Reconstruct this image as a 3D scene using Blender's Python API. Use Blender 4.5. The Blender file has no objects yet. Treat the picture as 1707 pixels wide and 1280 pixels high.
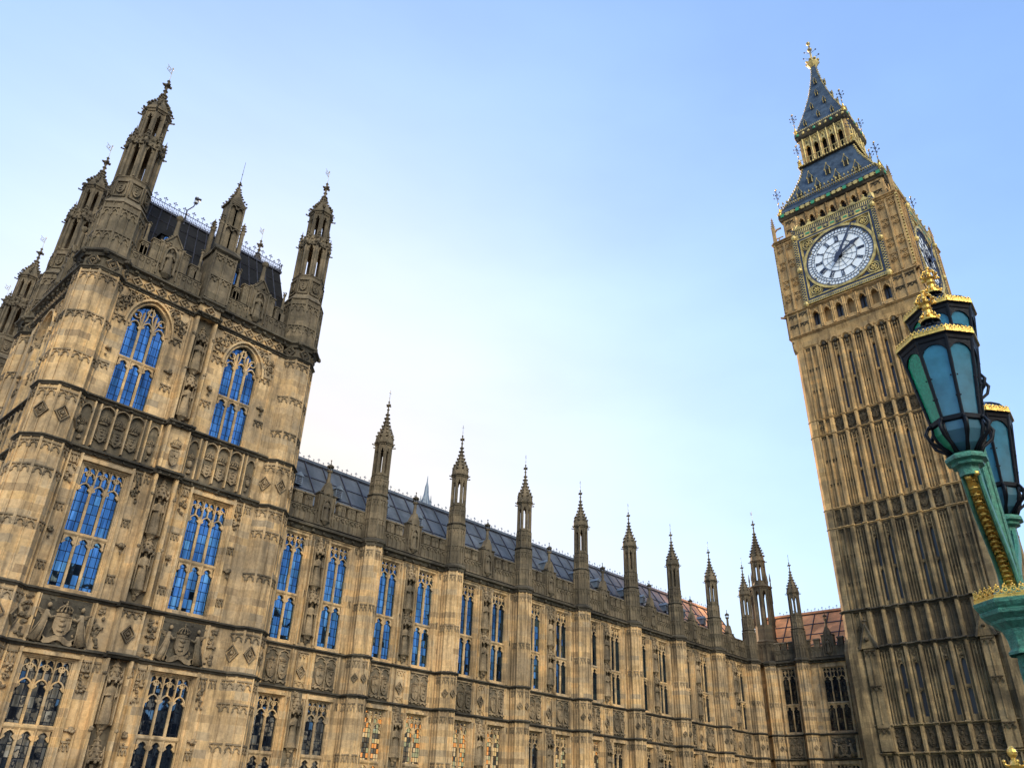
import bpy, math, random
from math import sin, cos, pi, radians as R, sqrt
from mathutils import Matrix, Vector

# ------------------------------------------------------------------ camera, sky, sun, exposure
S = bpy.context.scene
COL = S.collection
cam_d = bpy.data.cameras.new("camera"); cam = bpy.data.objects.new("camera", cam_d); COL.objects.link(cam)
S.camera = cam
F_PX = 1319.94
cam_d.sensor_width = 36.0; cam_d.sensor_fit = 'HORIZONTAL'; cam_d.lens = 36.0 * F_PX / 1707.0
cam_d.clip_start = 0.05; cam_d.clip_end = 6000
yaw, pitch, roll = 0.75782, 0.49879, 0.03671
fwd = Vector((cos(pitch) * cos(yaw), cos(pitch) * sin(yaw), sin(pitch)))
r0 = Vector((sin(yaw), -cos(yaw), 0)); u0 = r0.cross(fwd)
rt = r0 * cos(roll) + u0 * sin(roll); up = -r0 * sin(roll) + u0 * cos(roll)
cam.matrix_world = Matrix(((rt.x, up.x, -fwd.x, 0), (rt.y, up.y, -fwd.y, 0), (rt.z, up.z, -fwd.z, 0), (0, 0, 0, 1)))

SUN_AZ, SUN_EL = 62.0, 13.0          # azimuth measured from +X towards +Y (behind the long range), degrees
W = bpy.data.worlds.new("World"); S.world = W; W.use_nodes = True
wn = W.node_tree; bg = wn.nodes["Background"]
sky = wn.nodes.new("ShaderNodeTexSky"); sky.sky_type = 'NISHITA'; sky.sun_disc = False
sky.sun_elevation = R(SUN_EL); sky.sun_rotation = R(90 - SUN_AZ)
sky.altitude = 0; sky.air_density = 1.0; sky.dust_density = 1.4; sky.ozone_density = 2.0
# a hazy afternoon: the same hues, with the glare round the low sun spread thinner than the clear-air model gives
bw = wn.nodes.new("ShaderNodeRGBToBW"); pw = wn.nodes.new("ShaderNodeMath"); pw.operation = 'POWER'; pw.inputs[1].default_value = 0.66
smn = wn.nodes.new("ShaderNodeMath"); smn.operation = 'SMOOTH_MIN'; smn.inputs[1].default_value = 2.2; smn.inputs[2].default_value = 1.2
dvn = wn.nodes.new("ShaderNodeMath"); dvn.operation = 'DIVIDE'
vs = wn.nodes.new("ShaderNodeVectorMath"); vs.operation = 'SCALE'; ml = wn.nodes.new("ShaderNodeVectorMath"); ml.operation = 'MULTIPLY'; ml.inputs[1].default_value = (0.95, 1.0, 1.12)
wn.links.new(sky.outputs[0], bw.inputs[0]); wn.links.new(bw.outputs[0], pw.inputs[0]); wn.links.new(sky.outputs[0], vs.inputs[0]); wn.links.new(pw.outputs[0], smn.inputs[0]); wn.links.new(smn.outputs[0], dvn.inputs[0]); wn.links.new(bw.outputs[0], dvn.inputs[1]); wn.links.new(dvn.outputs[0], vs.inputs['Scale'])
mpw = wn.nodes.new("ShaderNodeMapping"); mpw.inputs['Scale'].default_value = (1.2, 3.2, 7.0); mpw.inputs['Rotation'].default_value = (0.3, 0.2, 0.5)
tc1 = wn.nodes.new("ShaderNodeTexCoord"); nz1 = wn.nodes.new("ShaderNodeTexNoise"); nz1.inputs['Scale'].default_value = 1.6; nz1.inputs['Detail'].default_value = 5
mr1 = wn.nodes.new("ShaderNodeMapRange"); mr1.inputs['From Min'].default_value = 0.35; mr1.inputs['From Max'].default_value = 0.75; mr1.inputs['To Min'].default_value = 0.985; mr1.inputs['To Max'].default_value = 1.07
vs1 = wn.nodes.new("ShaderNodeVectorMath"); vs1.operation = 'SCALE'
wn.links.new(tc1.outputs['Generated'], mpw.inputs[0]); wn.links.new(mpw.outputs[0], nz1.inputs['Vector']); wn.links.new(nz1.outputs['Fac'], mr1.inputs[0]); wn.links.new(mr1.outputs[0], vs1.inputs['Scale'])
wn.links.new(vs.outputs[0], vs1.inputs[0]); wn.links.new(vs1.outputs[0], ml.inputs[0]); bg.inputs[1].default_value = 0.109
# unseen glow added to the sky behind the viewer, opposite the sun: it lights the shaded fronts
tcw = wn.nodes.new("ShaderNodeTexCoord"); dt = wn.nodes.new("ShaderNodeVectorMath"); dt.operation = 'DOT_PRODUCT'
CA, CE = R(-118), R(34); dt.inputs[1].default_value = (cos(CE) * cos(CA), cos(CE) * sin(CA), sin(CE))
mx0 = wn.nodes.new("ShaderNodeMath"); mx0.operation = 'MAXIMUM'; mx0.inputs[1].default_value = 0.0
pw2 = wn.nodes.new("ShaderNodeMath"); pw2.operation = 'POWER'; pw2.inputs[1].default_value = 26.0
cl = wn.nodes.new("ShaderNodeVectorMath"); cl.operation = 'SCALE'; cl.inputs[0].default_value = (38.0, 36.0, 29.0)
ad0 = wn.nodes.new("ShaderNodeVectorMath"); ad0.operation = 'ADD'
wn.links.new(tcw.outputs['Generated'], dt.inputs[0]); wn.links.new(dt.outputs['Value'], mx0.inputs[0]); wn.links.new(mx0.outputs[0], pw2.inputs[0]); wn.links.new(pw2.outputs[0], cl.inputs['Scale'])
wn.links.new(ml.outputs[0], ad0.inputs[0]); wn.links.new(cl.outputs[0], ad0.inputs[1]); wn.links.new(ad0.outputs[0], bg.inputs[0])
sd = bpy.data.lights.new("sun", 'SUN'); sd.energy = 3.0; sd.angle = R(0.6); sd.color = (1.0, 0.72, 0.45)
sun = bpy.data.objects.new("sun", sd); COL.objects.link(sun)
dirv = Vector((cos(R(SUN_EL)) * cos(R(SUN_AZ)), cos(R(SUN_EL)) * sin(R(SUN_AZ)), sin(R(SUN_EL))))
sun.rotation_euler = dirv.to_track_quat('Z', 'Y').to_euler()
sun.location = (60, 90, 60)
S.view_settings.view_transform = 'Standard'; S.view_settings.look = 'None'
S.view_settings.exposure = 2.05; S.view_settings.gamma = 1.0

GZ = -2.0                            # ground level below the eye
rnd = random.Random(7)

# ------------------------------------------------------------------ materials
def newmat(name):
    m = bpy.data.materials.new(name); m.use_nodes = True
    nt = m.node_tree; nt.nodes.clear()
    out = nt.nodes.new("ShaderNodeOutputMaterial")
    return m, nt, out
def node(nt, t, **kw):
    n = nt.nodes.new(t)
    for k, v in kw.items(): setattr(n, k, v)
    return n
def ramp(nt, pts, interp='LINEAR'):
    n = nt.nodes.new("ShaderNodeValToRGB"); n.color_ramp.interpolation = interp
    el = n.color_ramp.elements
    while len(el) > 1: el.remove(el[-1])
    el[0].position = pts[0][0]; el[0].color = (*pts[0][1], 1)
    for p, c in pts[1:]:
        e = el.new(p); e.color = (*c, 1)
    return n
def mixc(nt, typ, fac, a, b):
    n = nt.nodes.new("ShaderNodeMix"); n.data_type = 'RGBA'; n.blend_type = typ
    for sock, v in ((n.inputs[0], fac), (n.inputs[6], a), (n.inputs[7], b)):
        if hasattr(v, "default_value") or hasattr(v, "is_linked"): nt.links.new(v, sock)
        elif isinstance(v, tuple): sock.default_value = (*v, 1)
        else: sock.default_value = v
    return n.outputs[2]
def wallcoords(nt, cx=1.0, cy=1.0):
    """world-space (x+y, z) so that ashlar courses run level round every face"""
    g = node(nt, "ShaderNodeNewGeometry"); sp = node(nt, "ShaderNodeSeparateXYZ"); nt.links.new(g.outputs['Position'], sp.inputs[0])
    mA = node(nt, "ShaderNodeMath", operation='MULTIPLY'); mA.inputs[1].default_value = cy; nt.links.new(sp.outputs[1], mA.inputs[0])
    ad = node(nt, "ShaderNodeMath", operation='MULTIPLY_ADD'); ad.inputs[1].default_value = cx; nt.links.new(sp.outputs[0], ad.inputs[0]); nt.links.new(mA.outputs[0], ad.inputs[2])
    cb = node(nt, "ShaderNodeCombineXYZ"); nt.links.new(ad.outputs[0], cb.inputs[0]); nt.links.new(sp.outputs[2], cb.inputs[1])
    return g.outputs['Position'], cb.outputs[0]
def noise(nt, vec, scale, detail=4, rough=0.55, vscale=None):
    if vscale:
        mp = node(nt, "ShaderNodeMapping"); mp.inputs['Scale'].default_value = vscale
        nt.links.new(vec, mp.inputs[0]); vec = mp.outputs[0]
    n = node(nt, "ShaderNodeTexNoise"); n.inputs['Scale'].default_value = scale
    n.inputs['Detail'].default_value = detail; n.inputs['Roughness'].default_value = rough
    nt.links.new(vec, n.inputs['Vector']); return n.outputs['Fac']
def stone(name, tones, grime=(0.10, 0.085, 0.06), gamt=0.45, bw=0.72, bh=0.34, patch=None, pamt=0.4, bump=0.25, rough=0.9, lo=0.47, hi=0.68, cc=(1.0, 0.55)):
    m, nt, out = newmat(name); L = nt.links
    pos, wc = wallcoords(nt, *cc)
    br = node(nt, "ShaderNodeTexBrick"); br.offset = 0.5; br.squash = 1.0
    br.inputs['Color1'].default_value = (0, 0, 0, 1); br.inputs['Color2'].default_value = (1, 1, 1, 1); br.inputs['Mortar'].default_value = (0.45, 0.45, 0.45, 1)
    br.inputs['Scale'].default_value = 1.0; br.inputs['Brick Width'].default_value = bw; br.inputs['Row Height'].default_value = bh
    br.inputs['Mortar Size'].default_value = 0.008; br.inputs['Mortar Smooth'].default_value = 0.4; br.inputs['Bias'].default_value = 0.0
    L.new(wc, br.inputs['Vector'])
    rp = ramp(nt, tones, 'LINEAR'); L.new(br.outputs['Color'], rp.inputs[0])
    c = rp.outputs[0]
    if patch:                                        # cloudy weathering patches across blocks
        n1 = noise(nt, pos, 0.42, 6, 0.6)
        r1 = ramp(nt, [(0.44, (0, 0, 0)), (0.62, (pamt,) * 3)]); L.new(n1, r1.inputs[0])
        c = mixc(nt, 'MIX', r1.outputs[0], c, patch)
    n2 = noise(nt, pos, 1.0, 5, 0.6, (2.6, 2.6, 0.3))  # rain streaks
    r2 = ramp(nt, [(lo, (0, 0, 0)), (hi, (gamt,) * 3)]); L.new(n2, r2.inputs[0])
    c = mixc(nt, 'MIX', r2.outputs[0], c, grime)
    n3 = noise(nt, pos, 7.0, 6, 0.75)
    r3 = ramp(nt, [(0.3, (0.6,) * 3), (0.7, (1.2,) * 3)]); L.new(n3, r3.inputs[0])
    c = mixc(nt, 'MULTIPLY', 0.8, c, r3.outputs[0])
    b = node(nt, "ShaderNodeBsdfPrincipled"); b.inputs['Roughness'].default_value = rough
    b.inputs['Specular IOR Level'].default_value = 0.2
    L.new(c, b.inputs['Base Color'])
    bp = node(nt, "ShaderNodeBump"); bp.inputs['Strength'].default_value = bump; bp.inputs['Distance'].default_value = 0.05
    ad = node(nt, "ShaderNodeMath", operation='ADD'); n4 = noise(nt, pos, 14, 5, 0.65)
    ml = node(nt, "ShaderNodeMath", operation='MULTIPLY'); ml.inputs[1].default_value = -0.6; L.new(br.outputs['Fac'], ml.inputs[0])
    L.new(n4, ad.inputs[0]); L.new(ml.outputs[0], ad.inputs[1]); L.new(ad.outputs[0], bp.inputs['Height'])
    L.new(bp.outputs[0], b.inputs['Normal']); L.new(b.outputs[0], out.inputs[0])
    return m
M = {}
M['wall'] = stone("honey_limestone", [(0.0, (0.350, 0.231, 0.125)), (0.07, (0.477, 0.311, 0.155)), (0.25, (0.636, 0.403, 0.181)), (0.45, (0.700, 0.463, 0.233)), (0.6, (0.572, 0.389, 0.211)), (0.72, (0.700, 0.430, 0.190)), (0.88, (0.551, 0.389, 0.219)), (0.95, (0.445, 0.319, 0.190)), (1.0, (0.350, 0.260, 0.164))],
                  patch=(0.276, 0.199, 0.121), pamt=0.8, gamt=0.8, grime=(0.117, 0.083, 0.050))
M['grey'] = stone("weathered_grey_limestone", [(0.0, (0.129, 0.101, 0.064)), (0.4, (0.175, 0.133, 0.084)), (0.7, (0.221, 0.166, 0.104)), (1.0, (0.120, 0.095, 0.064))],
                  patch=(0.078, 0.063, 0.044), pamt=0.8, gamt=0.75, grime=(0.051, 0.040, 0.029))  # weathered parapets and turrets; also painted recess shade in niches and panels
M['carved'] = stone("carved_limestone", [(0.0, (0.297, 0.210, 0.121)), (0.5, (0.402, 0.277, 0.156)), (1.0, (0.314, 0.228, 0.138))], patch=(0.096, 0.076, 0.051), pamt=0.9, gamt=0.8, grime=(0.061, 0.047, 0.033), bump=0.6)
M['soot'] = stone("sooty_string_stone", [(0.0, (0.050, 0.041, 0.030)), (0.5, (0.090, 0.073, 0.052)), (1.0, (0.140, 0.112, 0.075))], patch=(0.028, 0.024, 0.020), pamt=0.8, gamt=0.4, bump=0.6)  # soot on the strings; also painted recess shade behind the royal arms
M['tower'] = stone("tower_limestone", [(0.0, (0.364, 0.224, 0.093)), (0.35, (0.535, 0.332, 0.140)), (0.65, (0.631, 0.388, 0.161)), (1.0, (0.420, 0.284, 0.140))],
                   patch=(0.286, 0.194, 0.103), pamt=0.6, gamt=0.75, grime=(0.143, 0.090, 0.046), bw=0.9, bh=0.45, cc=(0.55, 1.0))
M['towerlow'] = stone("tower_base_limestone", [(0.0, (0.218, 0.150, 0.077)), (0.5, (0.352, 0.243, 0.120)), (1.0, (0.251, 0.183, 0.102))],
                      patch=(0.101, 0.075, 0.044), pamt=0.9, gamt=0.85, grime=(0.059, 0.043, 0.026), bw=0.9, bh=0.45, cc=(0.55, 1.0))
M['towersoot'] = stone("tower_sooty_panel", [(0.0, (0.081, 0.058, 0.034)), (1.0, (0.142, 0.101, 0.057))], patch=(0.043, 0.032, 0.021), pamt=0.8, cc=(0.55, 1.0))  # darker stone for the short panels and carved heads

def simple(name, col, rough=0.5, metal=0.0, nscale=None, var=0.25, bump=0.0, spec=0.5, emit=None, dark=None):
    m, nt, out = newmat(name); L = nt.links
    b = node(nt, "ShaderNodeBsdfPrincipled"); b.inputs['Roughness'].default_value = rough; b.inputs['Metallic'].default_value = metal
    b.inputs['Specular IOR Level'].default_value = spec
    b.inputs['Base Color'].default_value = (*col, 1)
    if nscale:
        tc = node(nt, "ShaderNodeTexCoord")
        n = noise(nt, tc.outputs['Object'], nscale, 5, 0.6)
        d = dark if dark else tuple(c * (1 - var) for c in col)
        rp = ramp(nt, [(0.35, d), (0.65, tuple(min(1, c * (1 + var * 0.6)) for c in col))]); L.new(n, rp.inputs[0])
        L.new(rp.outputs[0], b.inputs['Base Color'])
        rr = ramp(nt, [(0.3, (max(0, rough - 0.12),) * 3), (0.7, (min(1, rough + 0.15),) * 3)]); L.new(n, rr.inputs[0]); L.new(rr.outputs[0], b.inputs['Roughness'])
        if bump:
            bp = node(nt, "ShaderNodeBump"); bp.inputs['Strength'].default_value = bump; bp.inputs['Distance'].default_value = 0.02
            n2 = noise(nt, tc.outputs['Object'], nscale * 3, 4, 0.6); L.new(n2, bp.inputs['Height']); L.new(bp.outputs[0], b.inputs['Normal'])
    L.new(b.outputs[0], out.inputs[0]); return m
M['gold'] = simple("gilding", (0.90, 0.53, 0.12), 0.3, 0.75, 14, 0.35, 0.4)
M['goldleaf'] = simple("tower_gilding", (0.55, 0.41, 0.15), 0.55, 0.3, 1.2, 0.55, 0.3)
M['green'] = simple("green_gloss_paint", (0.055, 0.215, 0.145), 0.42, 0.0, 26, 0.45, 0.6)
M['greenrelief'] = simple("green_relief_paint", (0.05, 0.22, 0.15), 0.45, 0.0, 30, 0.4, 1.0)
M['black'] = simple("black_iron_paint", (0.004, 0.005, 0.008), 0.4, 0.0, 12, 0.3, 0.2, 0.2)
M['iron'] = simple("dark_cast_iron", (0.035, 0.035, 0.05), 0.5, 0.2, 5, 0.3)
M['vane'] = simple("gilt_vane", (0.5, 0.42, 0.28), 0.5, 0.4)
M['slate'] = simple("dark_roof_plates", (0.014, 0.014, 0.016), 0.75, 0.0, 0.8, 0.5, spec=0.12)
M['blue_tile'] = simple("tower_roof_iron_plates", (0.045, 0.07, 0.105), 0.6, 0.1, 1.5, 0.5)
M['opal'] = simple("opal_glass", (0.86, 0.88, 0.9), 0.3, 0.0, 2.0, 0.05)
M['dialiron'] = simple("dial_blue_black_iron", (0.035, 0.045, 0.085), 0.5)
M['enamelg'] = simple("green_enamel", (0.04, 0.26, 0.12), 0.5)
M['darkvoid'] = simple("belfry_dark", (0.012, 0.010, 0.008), 0.9)
M['white'] = simple("white_painted_metal", (0.6, 0.62, 0.62), 0.4)
M['asphalt'] = simple("asphalt", (0.05, 0.05, 0.05), 0.9, 0, 3, 0.3)
M['pale'] = simple("pale_portland_stone", (0.40, 0.34, 0.26), 0.9, 0, 0.6, 0.2)
M['paving'] = simple("paving_stone", (0.14, 0.13, 0.12), 0.85, 0, 2, 0.3)
M['grass'] = simple("lawn", (0.05, 0.10, 0.03), 0.95, 0, 3, 0.4)
M['lead'] = simple("lead_grey", (0.16, 0.19, 0.23), 0.5, 0.3, 2, 0.3)

def roofplates():
    """cast-iron roof plates, greyed by weather; rust takes over towards the clock-tower end"""
    m, nt, out = newmat("cast_iron_roof_plates"); L = nt.links
    pos, wc = wallcoords(nt)
    sp = node(nt, "ShaderNodeSeparateXYZ"); L.new(pos, sp.inputs[0])
    n = noise(nt, pos, 0.5, 5, 0.6)
    br = node(nt, "ShaderNodeTexBrick"); br.offset = 0.0
    br.inputs['Color1'].default_value = (0.8, 0.8, 0.8, 1); br.inputs['Color2'].default_value = (1.15, 1.15, 1.15, 1); br.inputs['Mortar'].default_value = (0.5, 0.5, 0.5, 1)
    br.inputs['Scale'].default_value = 1; br.inputs['Brick Width'].default_value = 1.3; br.inputs['Row Height'].default_value = 1.12; br.inputs['Mortar Size'].default_value = 0.0
    L.new(wc, br.inputs['Vector'])
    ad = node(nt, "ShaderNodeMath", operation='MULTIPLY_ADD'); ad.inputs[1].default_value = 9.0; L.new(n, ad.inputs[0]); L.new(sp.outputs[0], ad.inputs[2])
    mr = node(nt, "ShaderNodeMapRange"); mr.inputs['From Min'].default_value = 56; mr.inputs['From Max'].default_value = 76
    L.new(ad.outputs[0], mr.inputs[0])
    rc = ramp(nt, [(0.0, (0.085, 0.095, 0.11)), (0.5, (0.15, 0.12, 0.125)), (0.82, (0.52, 0.26, 0.15)), (1.0, (0.95, 0.44, 0.18))]); L.new(mr.outputs[0], rc.inputs[0])  # orange sunlight on the far roofs is put into these tones
    c = mixc(nt, 'MULTIPLY', 1.0, rc.outputs[0], br.outputs['Color'])
    st_ = noise(nt, pos, 1.0, 5, 0.65, (1.5, 0.6, 0.5)); sr = ramp(nt, [(0.35, (0.6, 0.6, 0.58)), (0.65, (1.15, 1.12, 1.1))]); L.new(st_, sr.inputs[0]); c = mixc(nt, 'MULTIPLY', 1.0, c, sr.outputs[0])
    b = node(nt, "ShaderNodeBsdfPrincipled"); b.inputs['Roughness'].default_value = 0.55; b.inputs['Metallic'].default_value = 0.1; b.inputs['Specular IOR Level'].default_value = 0.35
    L.new(c, b.inputs['Base Color']); L.new(b.outputs[0], out.inputs[0]); return m
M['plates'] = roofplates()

def glass(name, lw, lh, dark, refl, tilt=0.07, glow=None, fac=0.75):
    """leaded window: small panes each set at its own slight tilt, dark lead cames between"""
    m, nt, out = newmat(name); L = nt.links
    pos, wc = wallcoords(nt)
    br = node(nt, "ShaderNodeTexBrick"); br.offset = 0.0
    br.inputs['Color1'].default_value = (0, 0, 0, 1); br.inputs['Color2'].default_value = (1, 1, 1, 1); br.inputs['Mortar'].default_value = (0.5, 0.5, 0.5, 1)
    br.inputs['Scale'].default_value = 1; br.inputs['Brick Width'].default_value = lw; br.inputs['Row Height'].default_value = lh
    br.inputs['Mortar Size'].default_value = 0.015; br.inputs['Mortar Smooth'].default_value = 0.0
    L.new(wc, br.inputs['Vector'])
    g = node(nt, "ShaderNodeNewGeometry")
    wn_ = node(nt, "ShaderNodeTexWhiteNoise", noise_dimensions='1D'); L.new(br.outputs['Color'], wn_.inputs['W'])
    sub = node(nt, "ShaderNodeVectorMath", operation='SUBTRACT'); L.new(wn_.outputs['Color'], sub.inputs[0]); sub.inputs[1].default_value = (0.5, 0.5, 0.5)
    scl = node(nt, "ShaderNodeVectorMath", operation='SCALE'); L.new(sub.outputs[0], scl.inputs[0]); scl.inputs['Scale'].default_value = tilt
    nz = node(nt, "ShaderNodeTexNoise"); nz.inputs['Scale'].default_value = 3.0; L.new(pos, nz.inputs['Vector'])
    sub2 = node(nt, "ShaderNodeVectorMath", operation='SUBTRACT'); L.new(nz.outputs['Color'], sub2.inputs[0]); sub2.inputs[1].default_value = (0.5, 0.5, 0.5)
    scl2 = node(nt, "ShaderNodeVectorMath", operation='SCALE'); L.new(sub2.outputs[0], scl2.inputs[0]); scl2.inputs['Scale'].default_value = 0.05
    ad = node(nt, "ShaderNodeVectorMath", operation='ADD'); L.new(g.outputs['Normal'], ad.inputs[0]); L.new(scl.outputs[0], ad.inputs[1])
    ad2 = node(nt, "ShaderNodeVectorMath", operation='ADD'); L.new(ad.outputs[0], ad2.inputs[0]); L.new(scl2.outputs[0], ad2.inputs[1])
    nm = node(nt, "ShaderNodeVectorMath", operation='NORMALIZE'); L.new(ad2.outputs[0], nm.inputs[0])
    gl = node(nt, "ShaderNodeBsdfGlossy"); gl.inputs['Roughness'].default_value = 0.03; L.new(nm.outputs[0], gl.inputs['Normal'])
    cn = noise(nt, pos, 1.0, 3, 0.6, (4.5, 4.5, 0.5)); cr = ramp(nt, [(0.3, tuple(c * .4 for c in refl)), (0.5, refl), (0.66, tuple(min(1, c * 1.5 + .07) for c in refl))]); L.new(cn, cr.inputs[0])
    cm = ramp(nt, [(0.0, (.55, .6, .7)), (1.0, (1.1, 1.1, 1.1))]); L.new(wn_.outputs['Value'], cm.inputs[0]); L.new(mixc(nt, 'MULTIPLY', 1.0, cr.outputs[0], cm.outputs[0]), gl.inputs['Color'])
    df = node(nt, "ShaderNodeBsdfDiffuse"); df.inputs['Color'].default_value = (*dark, 1)
    mx = node(nt, "ShaderNodeMixShader"); mx.inputs[0].default_value = fac; L.new(df.outputs[0], mx.inputs[1]); L.new(gl.outputs[0], mx.inputs[2])
    last = mx.outputs[0]
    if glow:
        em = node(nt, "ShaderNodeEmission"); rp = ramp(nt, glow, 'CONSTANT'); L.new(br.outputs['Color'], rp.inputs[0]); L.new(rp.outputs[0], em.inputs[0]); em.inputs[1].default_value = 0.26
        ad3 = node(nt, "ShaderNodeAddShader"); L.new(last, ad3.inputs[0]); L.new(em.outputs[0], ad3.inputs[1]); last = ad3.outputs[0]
    ld = node(nt, "ShaderNodeBsdfDiffuse"); ld.inputs['Color'].default_value = (0.012, 0.014, 0.02, 1)
    m2 = node(nt, "ShaderNodeMixShader"); L.new(br.outputs['Fac'], m2.inputs[0]); L.new(last, m2.inputs[1]); L.new(ld.outputs[0], m2.inputs[2])
    L.new(m2.outputs[0], out.inputs[0]); return m
M['glass'] = glass("leaded_glass", 0.25, 0.42, (0.012, 0.02, 0.03), (0.13, 0.255, 0.40), tilt=0.16, fac=0.85)
M['glassmid'] = glass("deep_leaded_glass", 0.25, 0.42, (0.008, 0.012, 0.02), (0.07, 0.14, 0.23), tilt=0.12, fac=0.8)
M['glassdark'] = glass("dim_leaded_glass", 0.25, 0.42, (0.005, 0.007, 0.012), (0.20, 0.26, 0.32), tilt=0.09, fac=0.6)
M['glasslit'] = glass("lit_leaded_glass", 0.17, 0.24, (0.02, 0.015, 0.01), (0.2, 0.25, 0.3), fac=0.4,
                      glow=[(0.0, (0.80, 0.30, 0.06)), (0.15, (0.06, 0.04, 0.02)), (0.36, (0.70, 0.46, 0.18)), (0.52, (0.34, 0.33, 0.17)), (0.68, (0.04, 0.04, 0.03)), (0.85, (0.62, 0.44, 0.22))])  # warm reflections imitated by light given off from the panes
M['slit'] = simple("tower_slit_glass", (0.05, 0.05, 0.06), 0.3, 0.0, spec=0.5)

def lampglass(name, col, trans, nscale=None, tint=(0.5, 0.7, 0.9), clear=0.25):
    m, nt, out = newmat(name); L = nt.links
    tc = node(nt, "ShaderNodeTexCoord")
    n = noise(nt, tc.outputs['Object'], nscale or 5.0, 4, 0.6)
    rp = ramp(nt, [(0.3, tuple(c * 0.6 for c in col)), (0.75, tuple(min(1, c * 1.35) for c in col))]); L.new(n, rp.inputs[0])
    sz = node(nt, "ShaderNodeSeparateXYZ"); L.new(tc.outputs['Object'], sz.inputs[0])
    dz = node(nt, "ShaderNodeMapRange"); dz.inputs['From Min'].default_value = 0.85; dz.inputs['From Max'].default_value = 0.28; dz.inputs['To Max'].default_value = 0.5; L.new(sz.outputs[2], dz.inputs[0])
    class _O: pass
    graded = mixc(nt, 'MIX', dz.outputs[0], rp.outputs[0], tuple(0.5 * c + 0.22 for c in col)); rp = _O(); rp.outputs = [graded]  # colour runs paler towards the foot of the pane
    tr = node(nt, "ShaderNodeBsdfTranslucent"); L.new(rp.outputs[0], tr.inputs[0])
    df = node(nt, "ShaderNodeBsdfDiffuse"); L.new(rp.outputs[0], df.inputs[0])
    gl = node(nt, "ShaderNodeBsdfGlossy"); gl.inputs['Roughness'].default_value = 0.12; gl.inputs['Color'].default_value = (0.8, 0.9, 1, 1)
    bp = node(nt, "ShaderNodeBump"); bp.inputs['Strength'].default_value = 0.5; bp.inputs['Distance'].default_value = 0.004; L.new(n, bp.inputs['Height'])
    for x in (gl,): L.new(bp.outputs[0], x.inputs['Normal'])
    a = node(nt, "ShaderNodeMixShader"); a.inputs[0].default_value = trans; L.new(df.outputs[0], a.inputs[1]); L.new(tr.outputs[0], a.inputs[2])
    tp = node(nt, "ShaderNodeBsdfTransparent"); tp.inputs[0].default_value = (*tint, 1)
    a2 = node(nt, "ShaderNodeMixShader"); a2.inputs[0].default_value = clear; L.new(a.outputs[0], a2.inputs[1]); L.new(tp.outputs[0], a2.inputs[2]); a = a2
    fr = node(nt, "ShaderNodeFresnel"); fr.inputs[0].default_value = 1.45
    b = node(nt, "ShaderNodeMixShader"); L.new(fr.outputs[0], b.inputs[0]); L.new(a.outputs[0], b.inputs[1]); L.new(gl.outputs[0], b.inputs[2])
    L.new(b.outputs[0], out.inputs[0]); return m
M['lampblue'] = lampglass("frosted_lantern_glass", (0.10, 0.46, 0.66), 0.65, 5, (0.40, 0.78, 0.98), 0.12)
M['lampdome'] = lampglass("lantern_dome_glass", (0.10, 0.16, 0.26), 0.5, 4)
M['lampgreen'] = lampglass("green_hammered_glass", (0.02, 0.88, 0.30), 0.65, 60, (0.16, 1.0, 0.45), 0.12)

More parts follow.
